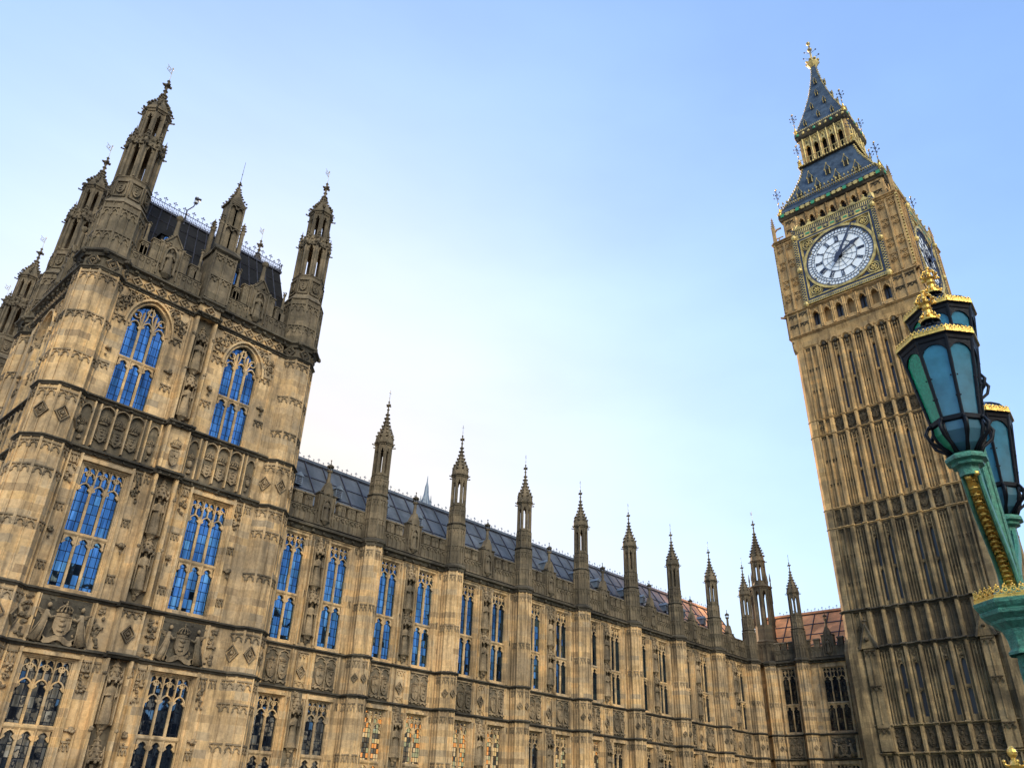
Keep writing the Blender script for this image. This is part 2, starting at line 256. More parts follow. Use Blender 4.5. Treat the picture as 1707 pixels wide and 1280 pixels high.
# ------------------------------------------------------------------ mesh builder
ICO = None
def _ico():
    t = (1 + sqrt(5)) / 2
    v = [(-1, t, 0), (1, t, 0), (-1, -t, 0), (1, -t, 0), (0, -1, t), (0, 1, t), (0, -1, -t), (0, 1, -t), (t, 0, -1), (t, 0, 1), (-t, 0, -1), (-t, 0, 1)]
    k = sqrt(1 + t * t); v = [(a / k, b / k, c / k) for a, b, c in v]
    f = [(0, 11, 5), (0, 5, 1), (0, 1, 7), (0, 7, 10), (0, 10, 11), (1, 5, 9), (5, 11, 4), (11, 10, 2), (10, 7, 6), (7, 1, 8), (3, 9, 4), (3, 4, 2), (3, 2, 6), (3, 6, 8), (3, 8, 9), (4, 9, 5), (2, 4, 11), (6, 2, 10), (8, 6, 7), (9, 8, 1)]
    return v, f
ICO = _ico()
class MB:
    def __init__(s): s.v = []; s.f = []; s.m = []; s.s = []
    def add(s, vs, fs, mat=0, smooth=False):
        n = len(s.v); s.v.extend(vs)
        for f in fs: s.f.append(tuple(i + n for i in f)); s.m.append(mat); s.s.append(smooth)
    def box(s, x0, x1, y0, y1, z0, z1, mat=0):
        s.add([(x0, y0, z0), (x1, y0, z0), (x1, y1, z0), (x0, y1, z0), (x0, y0, z1), (x1, y0, z1), (x1, y1, z1), (x0, y1, z1)],
              [(0, 3, 2, 1), (4, 5, 6, 7), (0, 1, 5, 4), (1, 2, 6, 5), (2, 3, 7, 6), (3, 0, 4, 7)], mat)
    def quad(s, a, b, c, d, mat=0): s.add([a, b, c, d], [(0, 1, 2, 3)], mat)
    def prism(s, pts, y0, y1, mat=0):            # (x,z) outline, extruded along y
        n = len(pts)
        s.add([(x, y0, z) for x, z in pts] + [(x, y1, z) for x, z in pts],
              [tuple(range(n)), tuple(range(2 * n - 1, n - 1, -1))] + [(i, i + n, (i + 1) % n + n, (i + 1) % n) for i in range(n)], mat)
    def vprism(s, pts, z0, z1, mat=0):           # (x,y) outline, extruded upward
        n = len(pts)
        s.add([(x, y, z0) for x, y in pts] + [(x, y, z1) for x, y in pts],
              [tuple(range(n - 1, -1, -1)), tuple(range(n, 2 * n))] + [(i, (i + 1) % n, (i + 1) % n + n, i + n) for i in range(n)], mat)
    def xprism(s, pts, x0, x1, mat=0):           # (y,z) outline, extruded along x
        n = len(pts)
        s.add([(x0, y, z) for y, z in pts] + [(x1, y, z) for y, z in pts],
              [tuple(range(n)), tuple(range(2 * n - 1, n - 1, -1))] + [(i, i + n, (i + 1) % n + n, (i + 1) % n) for i in range(n)], mat)
    def ribbon(s, pts, w, y0, y1, mat=0, closed=False):   # rib of width w along an (x,z) polyline
        n = len(pts); L = []; Rr = []
        for i in range(n):
            a = pts[(i - 1) % n] if (closed or i > 0) else pts[i]; b = pts[(i + 1) % n] if (closed or i < n - 1) else pts[i]
            dx, dz = b[0] - a[0], b[1] - a[1]; k = math.hypot(dx, dz) or 1
            nx, nz = -dz / k * w / 2, dx / k * w / 2
            L.append((pts[i][0] + nx, pts[i][1] + nz)); Rr.append((pts[i][0] - nx, pts[i][1] - nz))
        vs = []
        for i in range(n):
            vs += [(L[i][0], y0, L[i][1]), (Rr[i][0], y0, Rr[i][1]), (Rr[i][0], y1, Rr[i][1]), (L[i][0], y1, L[i][1])]
        fs = []
        for i in range(n if closed else n - 1):
            a = 4 * i; b = 4 * ((i + 1) % n)
            for k in range(3): fs.append((a + k, b + k, b + k + 1, a + k + 1))
            fs.append((a + 3, b + 3, b, a))
        s.add(vs, fs, mat)
    def lathe(s, cx, cy, prof, n=8, mat=0, rot=None, smooth=False, sx=1, sy=1):   # prof: (radius, z)
        rot = pi / n if rot is None else rot
        vs = []; fs = []
        for r, z in prof:
            for k in range(n):
                a = rot + 2 * pi * k / n; vs.append((cx + sx * r * cos(a), cy + sy * r * sin(a), z))
        for i in range(len(prof) - 1):
            for k in range(n): fs.append((i * n + k, i * n + (k + 1) % n, (i + 1) * n + (k + 1) % n, (i + 1) * n + k))
        fs.append(tuple(range(n - 1, -1, -1))); m = (len(prof) - 1) * n; fs.append(tuple(range(m, m + n)))
        s.add(vs, fs, mat, smooth)
    def tube(s, p, q, r0, r1=None, n=6, mat=0, smooth=True):
        r1 = r0 if r1 is None else r1
        p = Vector(p); q = Vector(q); d = (q - p)
        if d.length < 1e-6: return
        d.normalize(); a = Vector((0, 0, 1)) if abs(d.z) < 0.9 else Vector((1, 0, 0)); u = d.cross(a).normalized(); w = d.cross(u)
        vs = []
        for c, r in ((p, r0), (q, r1)):
            for k in range(n):
                t = 2 * pi * k / n; vs.append(tuple(c + u * (r * cos(t)) + w * (r * sin(t))))
        fs = [(k, (k + 1) % n, n + (k + 1) % n, n + k) for k in range(n)] + [tuple(range(n - 1, -1, -1)), tuple(range(n, 2 * n))]
        s.add(vs, fs, mat, smooth)
    def path(s, pts, rs, n=6, mat=0):
        N = len(pts); P_ = [Vector(p) for p in pts]; rr = rs if isinstance(rs, (list, tuple)) else [rs] * N
        u = None; vs = []
        for i in range(N):
            d = (P_[min(i + 1, N - 1)] - P_[max(i - 1, 0)]).normalized()
            if u is None: a = Vector((0, 0, 1)) if abs(d.z) < 0.9 else Vector((1, 0, 0)); u = d.cross(a).normalized()
            u = (u - d * u.dot(d)).normalized(); w = d.cross(u)
            for k in range(n):
                t = 2 * pi * k / n; vs.append(tuple(P_[i] + u * (rr[i] * cos(t)) + w * (rr[i] * sin(t))))
        fs = [(i * n + k, i * n + (k + 1) % n, (i + 1) * n + (k + 1) % n, (i + 1) * n + k) for i in range(N - 1) for k in range(n)]
        fs += [tuple(range(n - 1, -1, -1)), tuple(range((N - 1) * n, N * n))]
        s.add(vs, fs, mat, True)
    def blob(s, x, y, z, a, b=None, c=None, mat=0, j=0.18, smooth=True):
        b = a if b is None else b; c = a if c is None else c
        th = rnd.random() * 6.28; ct, st = cos(th), sin(th)
        vs = []
        for vx, vy, vz in ICO[0]:
            k = 1 + rnd.uniform(-j, j); px, pz = vx * ct - vz * st, vx * st + vz * ct
            vs.append((x + px * a * k, y + vy * b * k, z + pz * c * k))
        s.add(vs, ICO[1], mat, smooth)
    def merge(s, o, Mx):
        s.add([tuple(Mx @ Vector(v)) for v in o.v], [], 0); n = len(s.v) - len(o.v)
        for f, m, sm in zip(o.f, o.m, o.s): s.f.append(tuple(i + n for i in f)); s.m.append(m); s.s.append(sm)
    def mesh(s, name, mats):
        me = bpy.data.meshes.new(name); me.from_pydata(s.v, [], s.f); me.update()
        for k in mats: me.materials.append(M[k])
        me.polygons.foreach_set('material_index', s.m); me.polygons.foreach_set('use_smooth', s.s)
        me.update(); return me

# ------------------------------------------------------------------ objects
def thing(name, loc, label, cat, group=None, rot=None):
    o = bpy.data.objects.new(name, None); COL.objects.link(o); o.location = loc; o.empty_display_size = 0.5
    if rot: o.rotation_euler = rot
    o['label'] = label; o['category'] = cat
    if group: o['group'] = group
    return o
def part(name, me, parent, loc=(0, 0, 0), rz=0.0, label=None, stuff=False):
    """loc is in the parent's frame; meshes keep world heights, so a building part gets z = -GZ"""
    o = bpy.data.objects.new(name, me); COL.objects.link(o); o.parent = parent
    o.location = loc; o.rotation_euler = (0, 0, rz)
    if label: o['label'] = label
    if stuff: o['kind'] = 'stuff'
    return o
def solo(name, me, loc, label, cat, group=None, rz=0):
    o = bpy.data.objects.new(name, me); COL.objects.link(o); o.location = loc; o.rotation_euler = (0, 0, rz)
    o['label'] = label; o['category'] = cat
    if group: o['group'] = group
    return o
def struct(name, me, loc=(0, 0, 0)):
    o = bpy.data.objects.new(name, me); COL.objects.link(o); o.location = loc; o['kind'] = 'structure'; return o

# ------------------------------------------------------------------ gothic vocabulary (front face at y = 0, outward is -y)
OC = 1 / cos(pi / 8)
def arch(x0, x1, zs, h, n=7, sharp=78):
    w = (x1 - x0) / 2; out = []
    c1 = 1 - cos(R(sharp)); s1 = sin(R(sharp))
    for i in range(n + 1):
        a = R(sharp) * i / n; out.append((x0 + w * (1 - cos(a)) / c1, zs + h * sin(a) / s1))
    for i in range(n - 1, -1, -1):
        a = R(sharp) * i / n; out.append((x1 - w * (1 - cos(a)) / c1, zs + h * sin(a) / s1))
    return out
def spandrels(mb, x0, x1, zs, h, ztop, y0, y1, mat=0, n=6, sharp=78):
    pts = arch(x0, x1, zs, h, n, sharp); k = len(pts) // 2
    for half, xc in ((pts[:k + 1], x0), (pts[k:], x1)):
        for i in range(len(half) - 1):
            a, b = half[i], half[i + 1]
            mb.prism([(a[0], a[1]), (b[0], b[1]), (b[0], ztop), (a[0], ztop)], y0, y1, mat)
def cusps(mb, x0, x1, zs, h, y0, y1, mat=0):
    w = x1 - x0
    for sgn, x in ((1, x0), (-1, x1)):
        mb.prism([(x, zs - 0.04 * w), (x + sgn * 0.26 * w, zs + 0.30 * h), (x + sgn * 0.10 * w, zs + 0.62 * h)][::sgn], y0, y1, mat)
def ring(mb, cx, cz, r, w, y0, y1, mat=0, n=10):
    mb.ribbon([(cx + r * cos(2 * pi * k / n), cz + r * sin(2 * pi * k / n)) for k in range(n)], w, y0, y1, mat, True)
def lozenge(mb, cx, cz, s, p=0.10, mat=0, dk=1):
    for q, w, pp in ((1.0, 0.06, p), (0.55, 0.05, p * 0.7)):
        mb.ribbon([(cx - s * q * .8, cz), (cx, cz - s * q), (cx + s * q * .8, cz), (cx, cz + s * q)], w, -pp, 0.02, mat, True)
    mb.blob(cx, -p * .5, cz, s * .26, p, s * .26, mat)
def quatre(mb, cx, cz, s, p=0.10, mat=0):
    for dx, dz in ((s * .42, 0), (-s * .42, 0), (0, s * .42), (0, -s * .42)):
        ring(mb, cx + dx, cz + dz, s * .36, 0.045, -p * .6, 0.02, mat, 7)
    mb.ribbon([(cx - s, cz), (cx, cz - s), (cx + s, cz), (cx, cz + s)], 0.07, -p, 0.02, mat, True)
    mb.blob(cx, -p * .6, cz, s * .3, p * .9, s * .3, mat, .25)
def boss(mb, x, y, z, s, mat=0, n=4):
    for k in range(n):
        mb.blob(x + rnd.uniform(-.45, .45) * s, y + rnd.uniform(-.25, .15) * s, z + rnd.uniform(-.45, .45) * s, s * rnd.uniform(.38, .62), None, None, mat, .3)
def foliage(mb, x0, x1, z0, z1, p, mat=0, dens=22, s=.11):
    n = int((x1 - x0) * (z1 - z0) * dens) + 1
    for _ in range(n):
        mb.blob(rnd.uniform(x0, x1), -p * rnd.uniform(.2, .8), rnd.uniform(z0, z1), s * rnd.uniform(.6, 1.4), p * .7, s * rnd.uniform(.6, 1.4), mat, .35, False)
def headpanel(mb, x0, x1, zt, h=0.42, p=0.07, mat=0, lights=2):
    """row of little cusped arch heads closing a blind panel"""
    w = (x1 - x0) / lights
    for k in range(lights):
        a, b = x0 + k * w, x0 + (k + 1) * w
        mb.ribbon(arch(a + .02, b - .02, zt - h, h * .72, 4), 0.045, -p, 0.02, mat)
        cusps(mb, a + .02, b - .02, zt - h, h * .7, -p * .9, 0.02, mat)
        mb.box(a + w * .5 - .02, a + w * .5 + .02, -p * .8, .02, zt - h * .3, zt, mat)
    mb.box(x0, x1, -p, 0.02, zt - .03, zt + .04, mat)
def shaft(mb, x, z0, z1, w=0.11, p=0.14, mat=0):
    mb.vprism([(x - w / 2, .02), (x - w / 2, -p * .4), (x - w * .22, -p), (x + w * .22, -p), (x + w / 2, -p * .4), (x + w / 2, .02)], z0, z1, mat)
def stringcourse(mb, x0, x1, z, h=.2, p=.2, mat=0, bosses=0, bs=.1):
    mb.xprism([(0.02, z), (-p * .35, z), (-p * .55, z + h * .35), (-p, z + h * .5), (-p, z + h * .75), (0.02, z + h * 1.15)], x0, x1, mat)
    if bosses:
        n = max(1, int((x1 - x0) / bosses))
        for k in range(n): boss(mb, x0 + (k + .5) * (x1 - x0) / n, -p * .6, z + h * .15, bs * rnd.uniform(.8, 1.25), mat, 3)
def octring(mb, cx, cy, a, z, h=.2, p=.18, mat=0):
    mb.lathe(cx, cy, [((a) * OC, z), ((a + p * .4) * OC, z), ((a + p * .6) * OC, z + h * .35), ((a + p) * OC, z + h * .5), ((a + p) * OC, z + h * .75), (a * OC, z + h * 1.15)], 8, mat)
def facets(cx, cy, a, n=8, off=0):
    """frames of the outer faces of an octagonal shaft: matrices that map a front-facing panel onto each facet"""
    for k in range(n):
        th = 2 * pi * k / n + off
        yield Matrix.Translation((cx, cy, 0)) @ Matrix.Rotation(th, 4, 'Z') @ Matrix.Translation((0, -a, 0))
def octpanels(mb, cx, cy, a, z0, z1, heads, mat=0, only=None, hmat=None, divs=2):
    hw = a * math.tan(pi / 8); hm = mat if hmat is None else hmat
    pn = MB()
    for sx in (-hw, hw): pn.box(sx - .035, sx + .035, -.055, .03, z0, z1, mat)
    if divs == 2: pn.box(-.025, .025, -.045, .02, z0, z1, mat)
    for zt in heads: headpanel(pn, -hw + .04, hw - .04, zt, .34, .06, hm, divs)
    for i, Mx in enumerate(facets(cx, cy, a)):
        if only is None or i in only: mb.merge(pn, Mx)
def crockets(mb, cx, cy, prof, n=8, s=.08, mat=0, step=.32, lean=.6):
    """leafy knobs up the arrises of a spirelet; prof = [(r,z)...]"""
    for k in range(n):
        a = pi / n + 2 * pi * k / n
        acc = step * .5
        for i in range(len(prof) - 1):
            (ra, za), (rb, zb) = prof[i], prof[i + 1]; L = math.hypot(rb - ra, zb - za); t = acc
            while t < L:
                r = ra + (rb - ra) * t / L; z = za + (zb - za) * t / L
                sc = s * (0.65 + .5 * r / max(prof[0][0], .01))
                mb.blob(cx + (r + sc * lean) * cos(a), cy + (r + sc * lean) * sin(a), z + sc * .3, sc, sc, sc * .8, mat, .3, False)
                t += step
            acc = t - L
def finial(mb, x, y, z, s=1.0, mat=0):
    mb.lathe(x, y, [(.05 * s, z), (.11 * s, z + .06 * s), (.05 * s, z + .13 * s), (.045 * s, z + .3 * s), (.12 * s, z + .36 * s), (.14 * s, z + .43 * s), (.05 * s, z + .5 * s), (.04 * s, z + .62 * s), (.08 * s, z + .68 * s), (.02 * s, z + .78 * s)], 8, mat)
    for k in range(4):
        a = k * pi / 2
        mb.blob(x + .15 * s * cos(a), y + .15 * s * sin(a), z + .4 * s, .075 * s, None, None, mat, .25)
def vane(h=1.3, s=1.0):
    mb = MB()
    mb.tube((0, 0, 0), (0, 0, h), .018 * s, .012 * s, 5)
    for dx, dz in ((0, .0), (.0, .07)): mb.blob(dx, 0, h + dz, .04 * s, None, None, 0, .1)
    mb.tube((-.09 * s, 0, h - .02), (.09 * s, 0, h - .02), .014 * s)
    f = [(-.04 * s, h - .14 * s), (-.36 * s, h - .14 * s), (-.36 * s, h - .42 * s), (-.04 * s, h - .42 * s)]
    mb.ribbon(f, .035 * s, -.01, .01, 0, True)
    mb.blob(-.2 * s, 0, h - .28 * s, .07 * s, .012, .07 * s, 0, .3)
    for zz in (-.11, -.42): mb.tube((-.36 * s, 0, h + zz * s), (-.46 * s, 0, h + (zz + .03) * s), .014 * s)
    return mb
def statue(h=1.7, seed=0, mat=0, sceptre=True):
    """robed king or queen standing on a bracket: robe with folds, cloak, arms, crowned head"""
    mb = MB(); q = random.Random(seed); k = h / 1.7
    n = 14; prof = [(.27, 0), (.26, .12), (.22, .55), (.18, .88), (.20, 1.0), (.235, 1.22), (.22, 1.33), (.10, 1.4), (.065, 1.43), (.065, 1.47)]
    vs = []
    for r, z in prof:
        for i in range(n):
            a = 2 * pi * i / n; fold = 1 + (.13 if z < .9 else .03) * sin(5 * a + seed) * (1 - z / 1.6) + q.uniform(-.03, .03)
            vs.append((r * fold * cos(a) * k, (r * .72 * fold * sin(a)) * k, z * k))
    fs = [(i * n + j, i * n + (j + 1) % n, (i + 1) * n + (j + 1) % n, (i + 1) * n + j) for i in range(len(prof) - 1) for j in range(n)]
    mb.add(vs, fs, mat, True)
    mb.blob(0, -.01 * k, 1.56 * k, .095 * k, .105 * k, .12 * k, mat, .04)
    mb.blob(0, -.10 * k, 1.55 * k, .022 * k, .03 * k, .03 * k, mat, .04)          # nose
    mb.lathe(0, 0, [(.10 * k, 1.61 * k), (.125 * k, 1.70 * k), (.06 * k, 1.70 * k)], 8, mat)
    for s_, zz, yy in ((-1, q.uniform(.95, 1.12), -.22), (1, q.uniform(.98, 1.15), -.2)):
        sh = (s_ * .2 * k, 0, 1.27 * k); el = (s_ * .27 * k, -.08 * k, 1.02 * k); ha = (s_ * q.uniform(.05, .16) * k, yy * k, zz * k)
        mb.path([sh, el, ha], [.075 * k, .06 * k, .045 * k], 7, mat); mb.blob(*ha, .05 * k, None, None, mat, .1); mb.blob(*el, .062 * k, None, None, mat, .05)
    if sceptre: mb.tube((.13 * k, -.24 * k, .55 * k), (.16 * k, -.2 * k, 1.45 * k), .018 * k, .018 * k, 5, mat); mb.blob(.16 * k, -.2 * k, 1.48 * k, .04 * k, None, None, mat)
    return mb
def niche(mb, x, z0, z1, w=.62, p=.16, mat=0):
    """bracket below and crocketed canopy above a statue, flanked by shafts"""
    for s_ in (-1, 1):
        shaft(mb, x + s_ * w / 2, z0 - .1, z1 + .1, .1, p * 1.5, mat)
        mb.lathe(x + s_ * w / 2, -p * .9, [(.08, z1), (.02, z1 + .45)], 4, mat)
        boss(mb, x + s_ * w / 2, -p * .9, z1 + .03, .09, mat, 3)
    mb.lathe(x, -.08, [(.05, z0 - .5), (.12, z0 - .36), (.12, z0 - .3), (.22, z0 - .16), (.30, z0 - .08), (.30, z0)], 8, mat)
    boss(mb, x, -.22, z0 - .25, .12, mat, 3)
    mb.lathe(x, -.1, [(.34, z1 - .08), (.36, z1), (.28, z1 + .05), (.16, z1 + .4), (.05, z1 + .75), (.02, z1 + .85)], 8, mat)
    for k in range(5):
        a = pi + k * pi / 4; mb.blob(x + .33 * cos(a), -.1 + .33 * sin(a), z1 - .12, .06, .06, .1, mat, .3); mb.blob(x + .3 * cos(a), -.1 + .3 * sin(a), z1 + .14, .05, None, .09, mat, .3)
    crockets(mb, x, -.1, [(.22, z1 + .15), (.04, z1 + .75)], 8, .05, mat, .2)
def crown(mb, x, z, s=1.0, p=.16, mat=0):
    mb.lathe(x, 0, [(.30 * s, z), (.33 * s, z + .1 * s), (.31 * s, z + .12 * s)], 12, mat, sy=p / .3)
    for k in range(7):
        a = pi + k * pi / 6; mb.blob(x + .34 * s * cos(a), p * sin(a), z + .2 * s, .055 * s, .05 * s, .085 * s, mat, .2)
    for a0 in (-.26, -.13, 0, .13, .26):
        mb.path([(x + a0 * s, -p * .8, z + .14 * s), (x + a0 * 1.15 * s, -p * 1.1, z + .32 * s), (x + a0 * .5 * s, -p, z + .44 * s), (x, -p * .7, z + .46 * s)], .026 * s, 5, mat)
    mb.blob(x, -p * .7, z + .52 * s, .06 * s, None, None, mat, .1); mb.box(x - .015 * s, x + .015 * s, -p * .8, -p * .55, z + .55 * s, z + .68 * s, mat)
def shield(mb, x, z, w, h, p=.12, mat=0, charge=0):
    pts = [(x - w / 2, z + h), (x - w / 2, z + h * .4), (x - w * .3, z + h * .12), (x, z), (x + w * .3, z + h * .12), (x + w / 2, z + h * .4), (x + w / 2, z + h)]
    mb.prism(pts, -p, 0.02, mat); mb.ribbon(pts, .04, -p - .03, -p + .01, mat, True)
    if charge == 0:
        mb.box(x - .03, x + .03, -p - .035, -p, z + h * .12, z + h * .95, mat); mb.box(x - w * .42, x + w * .42, -p - .035, -p, z + h * .56, z + h * .66, mat)
    else:
        for zz in (.3, .55, .8): mb.blob(x + rnd.uniform(-.03, .03), -p - .02, z + h * zz, w * .22, .04, h * .09, mat, .3)
def scroll(mb, x, z, w, p=.14, mat=0):
    pts = [(x + w * t, z + .09 * w * cos(t * 9) + .05 * w * abs(t) * 2) for t in [i / 8 - .5 for i in range(9)]]
    mb.ribbon(pts, .16 * w / 1.0, -p, 0.0, mat)
    for s_ in (-1, 1): mb.tube((x + s_ * w * .52, -p, z + .0), (x + s_ * w * .52, -p * .1, z + .0), .1 * w, .1 * w, 8, mat)
def arms(w, h, mat=0, bg=1):
    """royal arms: crowned shield between two winged supporters over a ribbon, in a sunk panel of width w, height h, base at z=0"""
    mb = MB()
    k = h / 1.6
    mb.box(-w / 2, w / 2, -.03, .0, 0, h, 1)  # dark backing slab: shade of the recess put into its colour
    foliage(mb, -w / 2 + .05, w / 2 - .05, .1, h - .1, .07, 1, 12, .07)
    shield(mb, 0, .28 * k, .56 * k, .68 * k, .15, mat, 1)
    crown(mb, 0, .98 * k, .78 * k, .17, mat)
    scroll(mb, 0, .14 * k, 1.15 * k, .16, mat)
    for s_ in (-1, 1):
        x = s_ * .62 * k
        mb.path([(x + s_ * .22 * k, -.08, .05 * k), (x + s_ * .06 * k, -.14, .45 * k), (x, -.15, .85 * k), (x - s_ * .03 * k, -.14, 1.1 * k)], [.17 * k, .12 * k, .11 * k, .07 * k], 9, mat)
        mb.blob(x - s_ * .04 * k, -.18, 1.27 * k, .085 * k, .09 * k, .11 * k, mat, .05)
        mb.path([(x, -.16, 1.02 * k), (x - s_ * .17 * k, -.2, .86 * k), (x - s_ * .3 * k, -.18, .92 * k)], [.065 * k, .055 * k, .04 * k], 7, mat)
        for q in range(7):                       # wing: long feathers rising outward
            a = R(35 + q * 13); L = (.62 - .05 * q) * k
            mb.tube((x + s_ * .06 * k, -.08, 1.05 * k - q * .04 * k), (x + s_ * (.06 * k + L * cos(a) * .8), -.06, 1.0 * k + L * sin(a) * .55 - q * .1 * k), .05 * k, .02 * k, 5, mat)
        for q in range(5):                       # robe folds
            mb.tube((x + s_ * (-.08 + .05 * q) * k, -.22, .75 * k), (x + s_ * (-.02 + .1 * q) * k, -.14, .04 * k), .02 * k, .04 * k, 5, mat)
    foliage(mb, -w / 2 + .05, w / 2 - .05, .05, h * .3, .07, mat, 10, .08)
    return mb

# ------------------------------------------------------------------ windows
def window_stone(w, n, z0, zt, zh, kind='square', zs=None):
    """stone frame of a traceried window centred on x=0: mullions, transom, cusped heads. Reveal is cut by the wall mesh."""
    mb = MB(); x0, x1 = -w / 2, w / 2
    j = .10
    for s_ in (-1, 1):
        a = s_ * w / 2
        mb.box(min(a, a - s_ * .055), max(a, a - s_ * .055), .05, .46, z0, zh if kind == 'square' else zs, 0)
        mb.box(min(a, a - s_ * j), max(a, a - s_ * j), .17, .455, z0, zh if kind == 'square' else zs, 0)
    xi0, xi1 = x0 + j, x1 - j; lw = (xi1 - xi0) / n; mw = .055
    def mull(x, a, b, hw=mw): mb.vprism([(x - hw, .40), (x - hw, .28), (x - .018, .16), (x + .018, .16), (x + hw, .28), (x + hw, .40)], a, b, 0)
    top = zh - (1.15 if n == 3 else 1.0) if kind == 'square' else zs - .1
    for k in range(1, n): mull(xi0 + k * lw, z0, top + .35)
    mb.xprism([(.40, zt - .09), (.22, zt - .09), (.13, zt - .02), (.13, zt + .04), (.40, zt + .12)], xi0, xi1, 0)
    mb.xprism([(.44, z0 - .02), (-.03, z0 - .16), (-.03, z0 - .10), (.44, z0 + .10)], x0, x1, 0)
    for k in range(n):                            # lower tier heads
        a, b = xi0 + k * lw + mw, xi0 + (k + 1) * lw - mw; h = .34
        zs_ = zt - .09 - h - .02
        spandrels(mb, a, b, zs_, h, zt - .09, .24, .37, 0, 4); cusps(mb, a, b, zs_, h, .24, .37, 0)
        mb.ribbon(arch(a, b, zs_, h, 4), .04, .2, .39, 0)
    if kind == 'square':
        for k in range(n):                        # upper tier: arched lights, sub-mullions and daggers to the square head
            a, b = xi0 + k * lw + mw * .5, xi0 + (k + 1) * lw - mw * .5; c = (a + b) / 2; h = .36
            mb.ribbon(arch(a, b, top, h, 5), .05, .19, .39, 0); cusps(mb, a, b, top, h, .24, .37, 0)
            hh = zh - top
            mb.ribbon([(c, top + h), (c, zh - .26)], .04, .22, .38, 0)
            for (p, q) in ((a, c), (c, b)):
                mb.ribbon(arch(p, q, top + hh * .55, .2, 4), .035, .22, .38, 0)
                spandrels(mb, p, q, zh - .30, .22, zh + .0, .24, .37, 0, 3)
            ring(mb, c, zh - .36, .11, .035, .22, .38, 0, 8)
            mb.ribbon([(a, top + .1), (a, zh)], .045, .2, .39, 0)
        mb.box(x0, x1, .12, .46, zh - .05, zh, 0)
    else:
        A_ = arch(x0 + j * .6, x1 - j * .6, zs, zh - zs, 9, 84)
        mb.ribbon(A_, .09, .05, .45, 0); mb.ribbon(arch(x0 + .03, x1 - .03, zs, zh - zs - .02, 9, 84), .06, -.02, .3, 0)
        spandrels(mb, x0, x1, zs, zh - zs, zh + .02, 0.0, .45, 0, 9, 84)
        mb.ribbon(arch(x0 - .16, x1 + .16, zs - .05, zh - zs + .2, 9, 84), .1, -.14, .02, 0)
        for k in range(n):
            a, b = xi0 + k * lw + mw * .5, xi0 + (k + 1) * lw - mw * .5; c = (a + b) / 2; t = zs - .1 if k != 1 or n != 3 else zs
            h = .42
            mb.ribbon(arch(a, b, t, h, 5), .055, .19, .39, 0); cusps(mb, a, b, t, h, .24, .37, 0)
        hh = zh - zs
        for k in range(1, n):                     # mullions branching into the arch
            x = xi0 + k * lw; s_ = -1 if k < n / 2 else 1
            mull(x, top, zs + hh * .62, .045)
            mb.ribbon([(x, zs + .1), (x - s_ * lw * .28, zs + hh * .42), (x - s_ * lw * .4, zs + hh * .85)], .045, .2, .39, 0)
            mb.ribbon([(x, zs + .1), (x + s_ * lw * .3, zs + hh * .42), (x + s_ * lw * .45, zs + hh * .5)], .045, .2, .39, 0)
        for cx_, cz_ in ((0, zs + hh * .68), (-lw, zs + hh * .45), (lw, zs + hh * .45)):
            ring(mb, cx_, cz_, .17, .045, .2, .38, 0, 9)
    mb.v = [(x, y * .56 if y > 0 else y, z) for x, y, z in mb.v]
    return mb
def window_glass(w, z0, zh, kind='square', zs=None, split=None):
    mb = MB(); y = .212
    if kind == 'square': mb.add([(-w / 2, y, z0), (w / 2, y, z0), (w / 2, y, zh), (-w / 2, y, zh)], [(0, 1, 2, 3)])
    else:
        pts = [(-w / 2, z0), (w / 2, z0)] + arch(-w / 2, w / 2, zs, zh - zs, 9, 84)[::-1]
        mb.add([(x, y, z) for x, z in pts], [tuple(range(len(pts)))])
    return mb
def wallgrid(mb, x0, x1, z0, z1, holes, y=0.0, depth=.27, mat=0):
    xs = sorted({x0, x1, *[h[0] for h in holes], *[h[1] for h in holes]}); zs = sorted({z0, z1, *[h[2] for h in holes], *[h[3] for h in holes]})
    for i in range(len(xs) - 1):
        for k in range(len(zs) - 1):
            a, b, c, d = xs[i], xs[i + 1], zs[k], zs[k + 1]; mx, mz = (a + b) / 2, (c + d) / 2
            if any(h[0] < mx < h[1] and h[2] < mz < h[3] for h in holes): continue
            mb.quad((a, y, c), (b, y, c), (b, y, d), (a, y, d), mat)
    for a, b, c, d in holes:
        e = y + depth
        mb.quad((a, y, c), (a, y, d), (a, e, d), (a, e, c), mat); mb.quad((b, y, d), (b, y, c), (b, e, c), (b, e, d), mat)
        mb.quad((a, y, d), (b, y, d), (b, e, d), (a, e, d), mat); mb.quad((a, y, c), (a, e, c), (b, e, c), (b, y, c), mat)

# ================================================================== the long range
S4, S3 = 5.05, 7.02
YR = 36.0; BAY = 6.39; XP0 = 26.65; NP = 8
BZ = (0, 0, -GZ)
def bz(x, y): return (x, y, -GZ)

